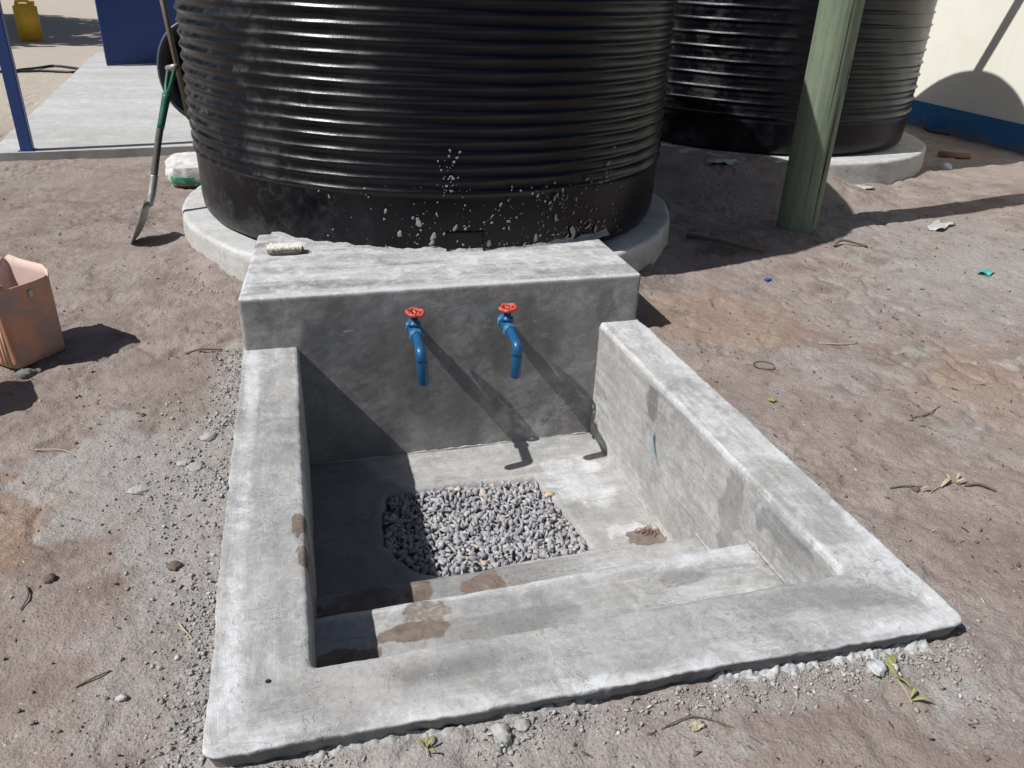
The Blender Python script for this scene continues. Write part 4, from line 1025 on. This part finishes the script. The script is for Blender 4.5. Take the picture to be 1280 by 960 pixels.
# ------------------------------------------------------------------ wheelbarrow stood on end behind
wb = empty('wheelbarrow', (-.455, 6.05, .20), 0, 'dark wheelbarrow stood on end behind the near tank with its bronze tubes showing', 'wheelbarrow'); Wo = Vector(wb.location)
b = bmesh.new(); rows = []
for i in range(15):
    a = -PI / 2 + PI * i / 14; row = []
    for j in range(9):
        t_ = j / 8; rx = .25 - .07 * t_; rz = .31 - .08 * t_
        row.append(b.verts.new(Vector((-.03 - rx * math.cos(a), .26 * t_ - .12, .63 + rz * math.sin(a)))))
    rows.append(row)
for i in range(14):
    for j in range(8): b.faces.new((rows[i][j], rows[i + 1][j], rows[i + 1][j + 1], rows[i][j + 1]))
cv = b.verts.new(Vector((-.03, .14, .63)))
for i in range(14): b.faces.new((rows[i][8], rows[i + 1][8], cv))
o = bm_obj('tray', b, MAT['wheelbarrow'], wb); md = o.modifiers.new('thickness', 'SOLIDIFY'); md.thickness = .006
b = bmesh.new(); tube(b, [Vector((-.03 - .25 * math.cos(a), -.125, .63 + .31 * math.sin(a))) for a in np.linspace(-PI / 2, PI / 2, 24)], .012, 10); bm_obj('tray_lip', b, MAT['worn_lip'], wb)
for dx, dy in ((-.0, 0), (.42, .10)):
    b = bmesh.new(); tube(b, [Vector((-.215 + dx, -.20 + dy, 1.40)), Vector((-.175 + dx, -.20 + dy, .86)), Vector((-.135 + dx, -.20 + dy, .36))], .0165, 12); bm_obj('handle', b, MAT['tubing'], wb)
    b = bmesh.new(); tube(b, [Vector((-.135 + dx, -.20 + dy, .36)), Vector((-.13 + dx, -.20 + dy, .345)), Vector((-.04 + dx, -.21 + dy, .345))], .013, 8); bm_obj('leg', b, MAT['tubing'], wb)
b = bmesh.new(); tube(b, [Vector((.18 + .17 * math.cos(a), 0.02, .17 + .17 * math.sin(a) - .02)) for a in np.linspace(0, 2 * PI, 32, endpoint=False)], .045, 10, close=True); wh_ = bm_obj('wheel', b, MAT['dark_hole'], wb)

# ------------------------------------------------------------------ cement sack
sk = empty('cement_sack', (-.52, 6.15, .07), .1, 'crumpled white cement sack with green print lying between tank and paved slab', 'sack'); 
b = bmesh.new(); bmesh.ops.create_icosphere(b, subdivisions=5, radius=1)
co = np.array([v.co[:] for v in b.verts]); cr = fbm(co[:, 0] * 2 + co[:, 2], co[:, 1] * 2, 2.2, 5, 701)
for v, q in zip(b.verts, cr):
    x, y, z = v.co; sg = lambda t_, p: math.copysign(abs(t_) ** p, t_)
    v.co = Vector((sg(x, .55) * .30, sg(y, .6) * .24, .105 + sg(z, .6) * .10)) * (1 + .10 * float(q)); v.co.z = max(.0, v.co.z - .02)
bm_obj('sack_body', b, MAT['white_bag'], sk)
def patch_on(cx, cz, w_, h_, seed, mat, name, dy=0):
    b = bmesh.new(); n = 10; rows = []
    for i in range(n + 1):
        row = []
        for j in range(n + 1):
            u, v_ = i / n * 2 - 1, j / n * 2 - 1
            k = 1 + .25 * float(perlin(np.array(u * 2.), np.array(v_ * 2.), seed))
            x = cx + w_ * u * k; z = cz + h_ * v_ * k
            yy = -.24 * (max(0, 1 - abs(x / .30) ** (2 / .55)) ** .3) * (max(.02, 1 - abs((z - .11) / .125) ** (2 / .6)) ** .3) - .020 + dy
            row.append(b.verts.new((x, yy, z)))
        rows.append(row)
    for i in range(n):
        for j in range(n): b.faces.new((rows[i][j], rows[i + 1][j], rows[i + 1][j + 1], rows[i][j + 1]))
    o = bm_obj(name, b, mat, sk); md = o.modifiers.new('thickness', 'SOLIDIFY'); md.thickness = .004
patch_on(-.20, .065, .085, .022, 1, MAT['green_print'], 'green_print'); patch_on(-.06, .03, .06, .02, 2, MAT['green_print'], 'green_print')
patch_on(-.14, .03, .10, .018, 3, MAT['brick_red'], 'muddy_edge', .01)

# ------------------------------------------------------------------ cut jerrycan bucket
def cut_can(loc, rz, label, seed):
    root = empty('cut_jerrycan', loc, rz, label, 'bucket', 'cut open jerrycans at the left')
    W, Dp, H_ = .24, .28, .345
    def ringpts(k, z, n=64, ins=0.0):
        out = []
        for s in range(n):
            a = 2 * PI * s / n + .001; ca, sa = math.cos(a), math.sin(a); e = .22
            x = math.copysign(abs(ca) ** e, ca) * (W / 2 - ins); y = math.copysign(abs(sa) ** e, sa) * (Dp / 2 - ins)
            wave = .010 * math.sin(a * 3 + seed) * z / H_
            out.append(Vector((x * (1 + .03 * z / H_) + wave, y * (1 + .02 * z / H_) + wave * .7, z)))
        return out
    b = bmesh.new(); zs = np.linspace(0.006, H_, 14); rings = []
    rings.append([b.verts.new(p) for p in ringpts(0, 0.0, ins=.012)])
    for z in zs:
        rp = ringpts(0, float(z)); 
        if z > H_ - .001:
            rp = [p + Vector((0, 0, .016 * math.sin(k / 64 * 2 * PI * 2 + seed) + .006 * math.sin(k * .9))) for k, p in enumerate(rp)]
        rings.append([b.verts.new(p) for p in rp])
    for k in range(len(rings) - 1):
        for s in range(64): b.faces.new((rings[k][s], rings[k][(s + 1) % 64], rings[k + 1][(s + 1) % 64], rings[k + 1][s]))
    b.faces.new(rings[0][::-1])
    rim = [v.co.copy() for v in rings[-1]]
    o = bm_obj('can_wall', b, [MAT['bucket'], MAT['bucket_in']], root)
    md = o.modifiers.new('thickness', 'SOLIDIFY'); md.thickness = .004; md.offset = -1; md.material_offset = 1; md.material_offset_rim = 1
    b = bmesh.new(); tube(b, rim, .0032, 6, close=True); bm_obj('cut_rim', b, MAT['bucket_pale'], root)
    for q in (0.0, .018, .04):
        b = bmesh.new(); tube(b, [(-W / 2 - .001, -Dp / 2 + .035 + q, .01), (-W / 2 - .005, -Dp / 2 + .03 + q, H_ - .03)], .0055, 8); bm_obj('seam_rib', b, MAT['bucket_pale'], root)
    return root
cr_ = math.atan2(.188, .149)
# near right face runs from (-1.115,3.243) to (-.966,3.431)
dirx = Vector((math.cos(cr_), math.sin(cr_), 0)); diry = Vector((-math.sin(cr_), math.cos(cr_), 0))
c0 = Vector((-1.098, 3.248, .012)) + dirx * .12 + diry * .14
can = cut_can(c0, cr_, 'cut open orange jerrycan smeared with cement standing on the soil at the left edge', 1.0)
b = bmesh.new(); bmesh.ops.create_icosphere(b, subdivisions=2, radius=.011)
for v in b.verts: v.co = Vector((v.co.x + .01, v.co.y * .25 - .143, v.co.z * 1.7 + .285))
bm_obj('paint_drip', b, MAT['white_plastic'], can)
can2 = copy_tree(can); can2.location = (-1.42, 2.98, .01); can2.rotation_euler = (0, 0, .4)
can2['label'] = 'second cut jerrycan outside the left edge casting the dark shadow on the soil'
clod('mortar_lump', (-1.075, 3.245), .026, MAT['grey_lump'], 'dark greenish mortar lump at the foot of the orange cut jerrycan', 'mortar lump', 440, .8, (1.4, .9, 1), .2)
clod('mortar_lump', (-1.035, 3.265), .018, MAT['grey_lump'], 'small dark lump touching the greenish one by the cut jerrycan', 'mortar lump', 441, .8, (1, .9, 1), .2)

# ------------------------------------------------------------------ green timber pole
pl = empty('timber_pole', (3.167, 4.42, .0), 0, 'round green treated timber pole standing between the two tanks', 'pole')
PH = 4.2; nseg = 72; zs = np.linspace(-.3, PH, 120); th = np.linspace(0, 2 * PI, nseg, endpoint=False)
TH, ZP = np.meshgrid(th, zs, indexing='ij'); rad = .124 - .004 * ZP / PH + .004 * fbm(np.cos(TH) * 1.2, np.sin(TH) * 1.2 + ZP * .35, 2.5, 4, 801) + .0016 * fbm(TH * 3, ZP * .3, 4, 3, 802)
cd = np.abs(((TH - 4.95 - .05 * ZP + PI) % (2 * PI)) - PI) ; rad = rad - .010 * sstep(.03, .0, cd) * sstep(.9, .2, np.abs(ZP - .45))
v = np.stack([rad * np.cos(TH), rad * np.sin(TH), ZP], -1).reshape(-1, 3)
link('pole_shaft', np_mesh('pole_shaft', v, grid_quads(nseg, 120, None, True)), MAT['pole'], pl)
def crack(a0, z0, z1, wdt, seed):
    b = bmesh.new(); n = 24
    pts = []
    for k in range(n + 1):
        t_ = k / n; z = z0 + (z1 - z0) * t_; a = a0 + .05 * z + .02 * float(perlin(np.array(z * 5.), np.array(0.), seed)); pts.append(Vector((.1235 * math.cos(a), .1235 * math.sin(a), z)))
    tube(b, pts, [max(.0004, wdt * math.sin(PI * (.04 + .92 * k / n)) * (1 + .5 * float(perlin(np.array(k * .7), np.array(1.), seed)))) for k in range(n + 1)], 6)
    bm_obj('drying_crack', b, MAT['crack'], pl)
crack(4.95, .12, .95, .0035, 1); crack(4.55, .75, 1.6, .0022, 2); crack(5.25, .9, 1.12, .003, 3); crack(4.3, .2, .6, .0016, 4)
b = bmesh.new(); lathe(b, [(.1, 0), (.119, .0), (.118, .012), (.05, .016)], 40, origin=(0, 0, PH - .003)); bm_obj('pole_top', b, MAT['pole'], pl)

# ------------------------------------------------------------------ house
hs = empty('house', (7.06, 7.2, .0), -math.atan2(.062, 1.71) , 'cream house wall with a blue painted band along its foot', 'house')
def wallpatch(name, x, y0, y1, z0, z1, mat, th=.2):
    b = bmesh.new(); box(b, x, x + th, y0, y1, z0, z1, .006); return bm_obj(name, b, mat, hs, False)
wallpatch('wall', 0, -5.5, 9, -.2, 3.3, MAT['cream'], .22)
wallpatch('painted_band', -.012, -5.49, 8.99, -.15, .335, MAT['band'], .05)
b = bmesh.new(); 
vs = [b.verts.new(p) for p in ((-.55, -6, 3.25), (-.55, 9.5, 3.25), (3.2, 9.5, 4.4), (3.2, -6, 4.4), (-.55, -6, 3.32), (-.55, 9.5, 3.32), (3.2, 9.5, 4.47), (3.2, -6, 4.47))]
for f in ((0, 1, 2, 3), (4, 7, 6, 5), (0, 4, 5, 1), (1, 5, 6, 2), (2, 6, 7, 3), (3, 7, 4, 0)): b.faces.new([vs[i] for i in f])
bm_obj('roof', b, MAT['roof'], hs, False)
b = bmesh.new(); zt = .253 + zt2
tube(b, chain([(4.3, 7.40, zt + .30), (4.55, 7.30, zt + .45), (5.46, 7.00, 2.86), (6.95, 6.51, 2.86)], 10), .055, 14)
tag(bm_obj('inlet_pipe', b, MAT['pipe']), 'grey inlet pipe running from the farther tank top to the house wall', 'pipe')

# ------------------------------------------------------------------ paved slab, blue door, post, jerrycan, hose
b = bmesh.new(); PZ = .135
FL, FR, BR_, BL_ = (-2.13, 6.90), (1.1, 7.36), (1.6, 15.4), (-2.66, 14.6)
sx_ = np.linspace(0, 1, 140); sy_ = np.linspace(0, 1, 180); SX, SY = np.meshgrid(sx_, sy_, indexing='ij')
q = quadlerp(SX, SY, [FL, FR, BR_, BL_]); X_, Y_ = q[..., 0], q[..., 1]
X_ = X_ + .03 * fbm(X_, Y_, 1.3, 3, 901) * (SX < .02) - .01 * (SX < .02); Y_ = Y_ + .02 * fbm(X_, Y_, 1.7, 3, 902) * (SY < .02)
Z_ = PZ + .004 * fbm(X_, Y_, 1.2, 3, 903)
top_v = np.stack([X_, Y_, Z_], -1)
mk_ = np.stack([np.clip(.55 + .30 * fbm(X_ * .5, Y_, 1.1, 4, 904), 0, 1), .22 * blob(X_, Y_, -1.2, 7.4, .5, .3, 905, .8, 3), .0 * X_], -1)
vtop = top_v.reshape(-1, 3); qd = grid_quads(140, 180)
fr = top_v[:, 0].copy(); le = top_v[0].copy()
def skirt(edge, down):
    n = len(edge); v = np.concatenate([edge, edge - np.array([0, 0, down])]); qd_ = np.array([(i, i + n, i + n + 1, i + 1) for i in range(n - 1)]); return v, qd_
v1, q1 = skirt(fr, .2); v2, q2 = skirt(le, .2)
VA = np.concatenate([vtop, v1, v2]); QA = np.concatenate([qd, q1 + len(vtop), q2[:, ::-1] + len(vtop) + len(v1)])
MA = np.concatenate([mk_.reshape(-1, 3), np.tile([.1, .25, .15], (len(v1), 1)), np.tile([.1, .2, .1], (len(v2), 1))])
tag(link('pavement', np_mesh('pavement', VA, QA, mask=MA), MAT['slabcement']), kind='structure')

dr = empty('metal_door', (-2.22, 12.69, PZ + .004), math.atan2(.48, .85), 'blue painted metal door panel standing open at the back of the pale slab', 'door')
def dbox(name, x0, x1, y0, y1, z0, z1, par=dr):
    b = bmesh.new(); box(b, x0, x1, y0, y1, z0, z1, .004); return bm_obj(name, b, MAT['blue_paint'], par, False)
dbox('panel', .02, 1.33, .012, .024, .02, 2.1)
dbox('frame_rail', 0, 1.35, 0, .04, 0, .045); dbox('frame_rail', 0, 1.35, 0, .04, 2.06, 2.11); dbox('frame_rail', .046, 1.304, .002, .038, .98, 1.02)
dbox('frame_stile', 0, .045, .001, .039, .046, 2.059); dbox('frame_stile', 1.305, 1.35, .001, .039, .046, 2.059)
b = bmesh.new(); tube(b, [(.12, -.03, 1.1), (.12, -.03, 1.24)], .01, 8); tube(b, [(.12, .01, 1.11), (.12, -.03, 1.11)], .008, 8); tube(b, [(.12, .01, 1.23), (.12, -.03, 1.23)], .008, 8); bm_obj('handle', b, MAT['steel'], dr)
# the kiosk frame the door belongs to, beyond the frame edge
ps = empty('metal_post', (-1.90, 7.02, PZ), .05, 'blue square steel post on the near edge of the pale slab at far left', 'post')
b = bmesh.new(); box(b, -.042, .042, -.042, .042, .004, 2.4, .006); bm_obj('post_tube', b, MAT['post_blue'], ps, False)
b = bmesh.new(); box(b, -.058, .058, -.058, .058, -.004, .0035, .001); bm_obj('foot_plate', b, MAT['post_blue'], ps, False)

jc = empty('yellow_jerrycan', (-4.12, 16.98, .07), .15, 'yellow plastic jerrycan on sand in the tree shade at top left', 'jerrycan')
b = bmesh.new(); box(b, -.18, .18, -.13, .13, 0, .60, .035); o = bm_obj('can_body', b, MAT['yellow'], jc)
b = bmesh.new(); tube(b, chain([(-.12, 0, .59), (-.10, 0, .64), (.04, 0, .645), (.10, 0, .59)], 6), .028, 10); bm_obj('handle', b, MAT['yellow'], jc)
b = bmesh.new(); lathe(b, [(.04, 0), (.04, .04), (.035, .05), (.02, .052)], 20, origin=(.125, 0, .595)); bm_obj('cap', b, MAT['yellow'], jc)

b = bmesh.new(); tube(b, chain([(-5.5, 12.35, .087), (-4.3, 12.5, .087), (-3.47, 12.42, .087), (-2.95, 12.50, .087), (-2.60, 12.42, .087), (-2.55, 12.62, .095), (-2.72, 12.9, .088), (-2.98, 13.1, .088), (-3.1, 12.85, .09), (-3.2, 12.52, .105), (-3.6, 12.3, .09), (-5.4, 12.1, .087)], 10), .016, 8)
tag(bm_obj('hose', b, MAT['hose']), 'thin black hose looped on the sand left of the pale slab', 'hose')

# ------------------------------------------------------------------ small litter
def gl(x, y, dz=0.0): return (x, y, float(ground_h(np.array(x), np.array(y))) + dz)
def twig(name, pts, r, mat, label, cat, seg=6):
    b = bmesh.new(); P = chain([gl(x, y, dz + r) for x, y, dz in pts], 6); tube(b, P, [r * (1 - .4 * k / len(P)) for k in range(len(P))], seg)
    return tag(bm_obj(name, b, mat), label, cat)
def scrap(name, x, y, w_, d_, mat, label, cat, seed, rz=0.0, crumple=.02, dz=.004):
    n = 9; u = np.linspace(-1, 1, n); U, Vv = np.meshgrid(u, u, indexing='ij')
    X_ = w_ * U * (1 + .2 * perlin(U * 1.3, Vv * 1.3, seed)); Y_ = d_ * Vv * (1 + .25 * perlin(U * 1.3 + 5, Vv, seed)); Z_ = crumple * (perlin(U * 1.6, Vv * 1.6, seed + 3) + .5)
    o = link(name, np_mesh(name, np.stack([X_, Y_, Z_], -1).reshape(-1, 3), grid_quads(n, n)), mat); md = o.modifiers.new('thickness', 'SOLIDIFY'); md.thickness = .0015
    o.location = gl(x, y, dz); o.rotation_euler = (0, 0, rz); return tag(o, label, cat)
# a wilted sprig: stem and leaves
def sprig(x, y, label, rz, leaves, stem, mat=None):
    root = empty('leaf_sprig', gl(x, y, .002), rz, label, 'leaf sprig'); mat = mat or MAT['leaf_green']
    b = bmesh.new(); tube(b, chain([(p, q, .005) for p, q in stem], 6), .0016, 6); bm_obj('stem', b, MAT['straw'], root)
    for (lx, ly, L, a) in leaves:
        b = bmesh.new(); n = 7; c1 = []; c2 = []; mid = []
        for k in range(n + 1):
            t_ = k / n; wdt = L * .095 * math.sin(PI * min(1, .06 + t_ * .94)); px = L * t_; pz = .006 + .014 * math.sin(PI * t_ * .9)
            mid.append(b.verts.new((px, 0, pz))); c1.append(b.verts.new((px, wdt, pz + .35 * wdt))); c2.append(b.verts.new((px, -wdt, pz + .35 * wdt)))
        for k in range(n): b.faces.new((mid[k], mid[k + 1], c1[k + 1], c1[k])); b.faces.new((mid[k + 1], mid[k], c2[k], c2[k + 1]))
        M_ = Matrix.Translation((lx, ly, 0)) @ Matrix.Rotation(a, 4, 'Z'); bmesh.ops.transform(b, matrix=M_, verts=b.verts)
        o = bm_obj('leaf', b, mat, root); md = o.modifiers.new('thickness', 'SOLIDIFY'); md.thickness = .0008
    return root
sprig(1.322, 1.085, 'wilted yellow green leaf sprig on the soil at lower right', 0, [(0, .015, .07, 1.2), (.004, .0, .065, 1.75), (0, .01, .05, -1.4), (-.01, .02, .055, 2.3), (.008, .03, .05, .9), (-.01, -.06, .05, -.4), (-.01, -.055, .04, .6)], [(.003, .03), (0, -.01), (-.012, -.065)])
sprig(.179, 1.155, 'tiny green seedling by the bottom front edge of the basin', 0, [(0, 0, .035, 1.3), (0, 0, .03, .4), (0, 0, .03, 2.4), (0, -.01, .026, -.6)], [(0, .01), (0, -.02)])
sprig(2.035, 1.765, 'dried curled leaf sprig on the ground at right', .3, [(0, 0, .07, .1), (.05, .0, .05, .9), (.07, -.01, .05, -.4), (-.04, .0, .05, 2.6), (.09, .0, .04, .3)], [(-.06, 0), (0, .005), (.10, -.005)], MAT['straw'])
twig('twig', [(1.86, 1.80, 0), (1.92, 1.795, .004), (1.99, 1.78, .002)], .003, MAT['dry_stick'], 'thin dark twig left of the dried leaf sprig', 'twig')
twig('twig', [(2.13, 1.76, 0), (2.17, 1.74, .006), (2.20, 1.70, 0)], .005, MAT['dry_stick'], 'short brown twig at the right end of the dried leaf sprig', 'twig')
twig('twig', [(2.28, 2.20, 0), (2.36, 2.22, .004), (2.46, 2.26, 0)], .0028, MAT['dry_stick'], 'thin grey twig lying alone at right of the basin', 'twig')
twig('twig', [(2.33, 2.90, 0), (2.42, 2.87, .006), (2.50, 2.87, 0)], .0035, MAT['straw'], 'pale straw on the ground right of the basin', 'twig')
twig('twig', [(-.48, 3.31, 0), (-.42, 3.30, .006), (-.33, 3.30, 0)], .006, MAT['dry_stick'], 'short dark twig on the soil left of the tap block', 'twig')
twig('twig', [(-.76, 1.90, 0), (-.745, 1.85, .004), (-.755, 1.81, 0)], .003, MAT['dry_stick'], 'thin dark twig at the far left of the foreground soil', 'twig')
twig('twig', [(-.57, 1.51, 0), (-.53, 1.525, .004), (-.50, 1.54, 0)], .0028, MAT['dry_stick'], 'tiny dark twig in the lower left foreground', 'twig')
twig('twig', [(-.90, 2.62, 0), (-.80, 2.585, .006), (-.72, 2.50, 0)], .0022, MAT['straw'], 'pale curved straw in the cement dust at left', 'twig')
twig('twig', [(3.20, 4.05, 0), (3.28, 4.08, .02), (3.42, 4.02, 0)], .009, MAT['dry_stick'], 'dry stick on the ground in front of the green pole', 'twig')
twig('twig', [(2.36, 4.36, 0), (2.48, 4.2, .02), (2.62, 4.05, .01), (2.70, 4.02, 0)], .014, MAT['bark'], 'dark rotten branch in the tank shadow', 'branch')
twig('twig', [(-.36, 1.66, 0), (-.345, 1.63, .006), (-.325, 1.60, 0)], .003, MAT['straw'], 'pale thin stick in the mortar crumbs by the left rim', 'twig')
twig('twig', [(.70, 1.09, 0), (.78, 1.10, .004), (.86, 1.06, 0), (.9, 1.0, 0)], .002, MAT['dry_stick'], 'thin bent twig near the bottom of the photo', 'twig')
b = bmesh.new(); tube(b, [gl(1.941 + .045 * math.cos(a), 2.733 + .045 * math.sin(a), .006) for a in np.linspace(0, 2 * PI * .93, 30)], .0018, 6)
tag(bm_obj('wire_ring', b, MAT['hose']), 'small dark wire ring lying on the ground right of the basin', 'wire ring')
scrap('plastic_scrap', 3.924, 3.584, .045, .03, MAT['teal_plastic'], 'teal plastic scrap on the ground near the right edge', 'plastic scrap', 1, .3)
scrap('plastic_scrap', 2.523, 3.673, .022, .012, MAT['blue_plastic'], 'tiny blue plastic scrap in front of the tank shadow', 'plastic scrap', 2, .2, .008)
scrap('plastic_film', 3.245, 5.60, .12, .035, MAT['white_plastic'], 'white plastic film lying in the shade between the tanks', 'plastic film', 3, -.2, .03, .004)
scrap('plastic_film', 4.20, 4.306, .12, .05, MAT['white_plastic'], 'torn grey white film on the sunlit ground beside the pole shadow', 'plastic film', 4, .5, .02)
scrap('plastic_film', 4.331, 5.35, .12, .03, MAT['white_plastic'], 'narrow white film strip at the foot of the far tank base', 'plastic film', 5, -.1, .02)
scrap('leaf', 1.799, 2.434, .016, .012, MAT['leaf_green'], 'single small yellow leaf right of the basin rim', 'leaf', 6, .2, .008)
scrap('leaf', .779, 1.078, .016, .010, MAT['straw'], 'single small tan leaf in the bottom foreground', 'leaf', 7, .2, .008)
b = bmesh.new(); box(b, -.14, .14, -.045, .045, 0, .06, .012); o = bm_obj('brick_piece', b, MAT['brick_red']); o.location = gl(6.12, 6.35); o.rotation_euler = (0, 0, -.35); tag(o, 'dusty broken red brick lying in the shade by the far tank base', 'brick')
twig('cable', [(6.94, 7.78, .12), (6.87, 7.66, .03), (6.90, 7.56, .0), (7.0, 7.40, .0)], .016, MAT['hose'], 'dark bent cable end by the foot of the house wall', 'cable')
# twig litter on the floor corner of the basin
b = bmesh.new()
for k in range(26):
    x, y = 1.30 + random.gauss(0, .025), 2.385 + random.gauss(0, .014); a = random.uniform(0, PI); l = random.uniform(.008, .025)
    tube(b, [(x - l * math.cos(a), y - l * math.sin(a), -.522), (x, y, -.518 + random.uniform(0, .008)), (x + l * math.cos(a), y + l * math.sin(a), -.522)], .0016, 5)
tag(bm_obj('twig_litter', b, MAT['brick_red']), 'small heap of broken twigs in the right corner of the basin floor', 'twig litter', kind='stuff')

# ------------------------------------------------------------------ shade tree at the far left (its shadow crosses the sand)
tr = empty('shade_tree', (-11.5, 19.6, .07), 0, 'broad leafy tree left of the view shading the far sand', 'tree')
b = bmesh.new(); tube(b, chain([(0, 0, -.1), (.1, .05, 1.2), (.3, 0, 2.6)], 6), [.26 - .006 * k for k in range(13)], 12); bm_obj('trunk', b, MAT['bark'], tr)
for k in range(9):
    a = k * 2 * PI / 9 + .3; b = bmesh.new(); L = random.uniform(1.8, 3.0)
    tube(b, chain([(.3, 0, 2.4), (.3 + L * .5 * math.cos(a), L * .5 * math.sin(a), 3.2), (.3 + L * math.cos(a), L * math.sin(a), 3.8 + random.uniform(-.3, .6))], 6), [.11 - .006 * j for j in range(13)], 8); bm_obj('limb', b, MAT['bark'], tr)
rg = np.random.default_rng(5); N = 15000
cl = rg.normal(size=(90, 3)); cl /= np.linalg.norm(cl, axis=1)[:, None]; cl *= (rg.uniform(.25, 1, 90) ** .5)[:, None]; cl = cl * np.array([4.3, 4.2, 1.5]) + np.array([1.2, -.8, 4.2])
ci = rg.integers(0, 90, N); c = cl[ci] + rg.normal(0, .42, (N, 3))
R = rand_rot(rg, N); qd = np.array([(-1, -.45, 0), (1, -.45, 0), (1, .45, 0), (-1, .45, 0)]) * .19
v = (np.einsum('nij,vj->nvi', R, qd) + c[:, None, :]).reshape(-1, 3)
link('crown', np_mesh('crown', v, np.arange(N * 4).reshape(-1, 4)), MAT['tree_leaf'], tr, False)
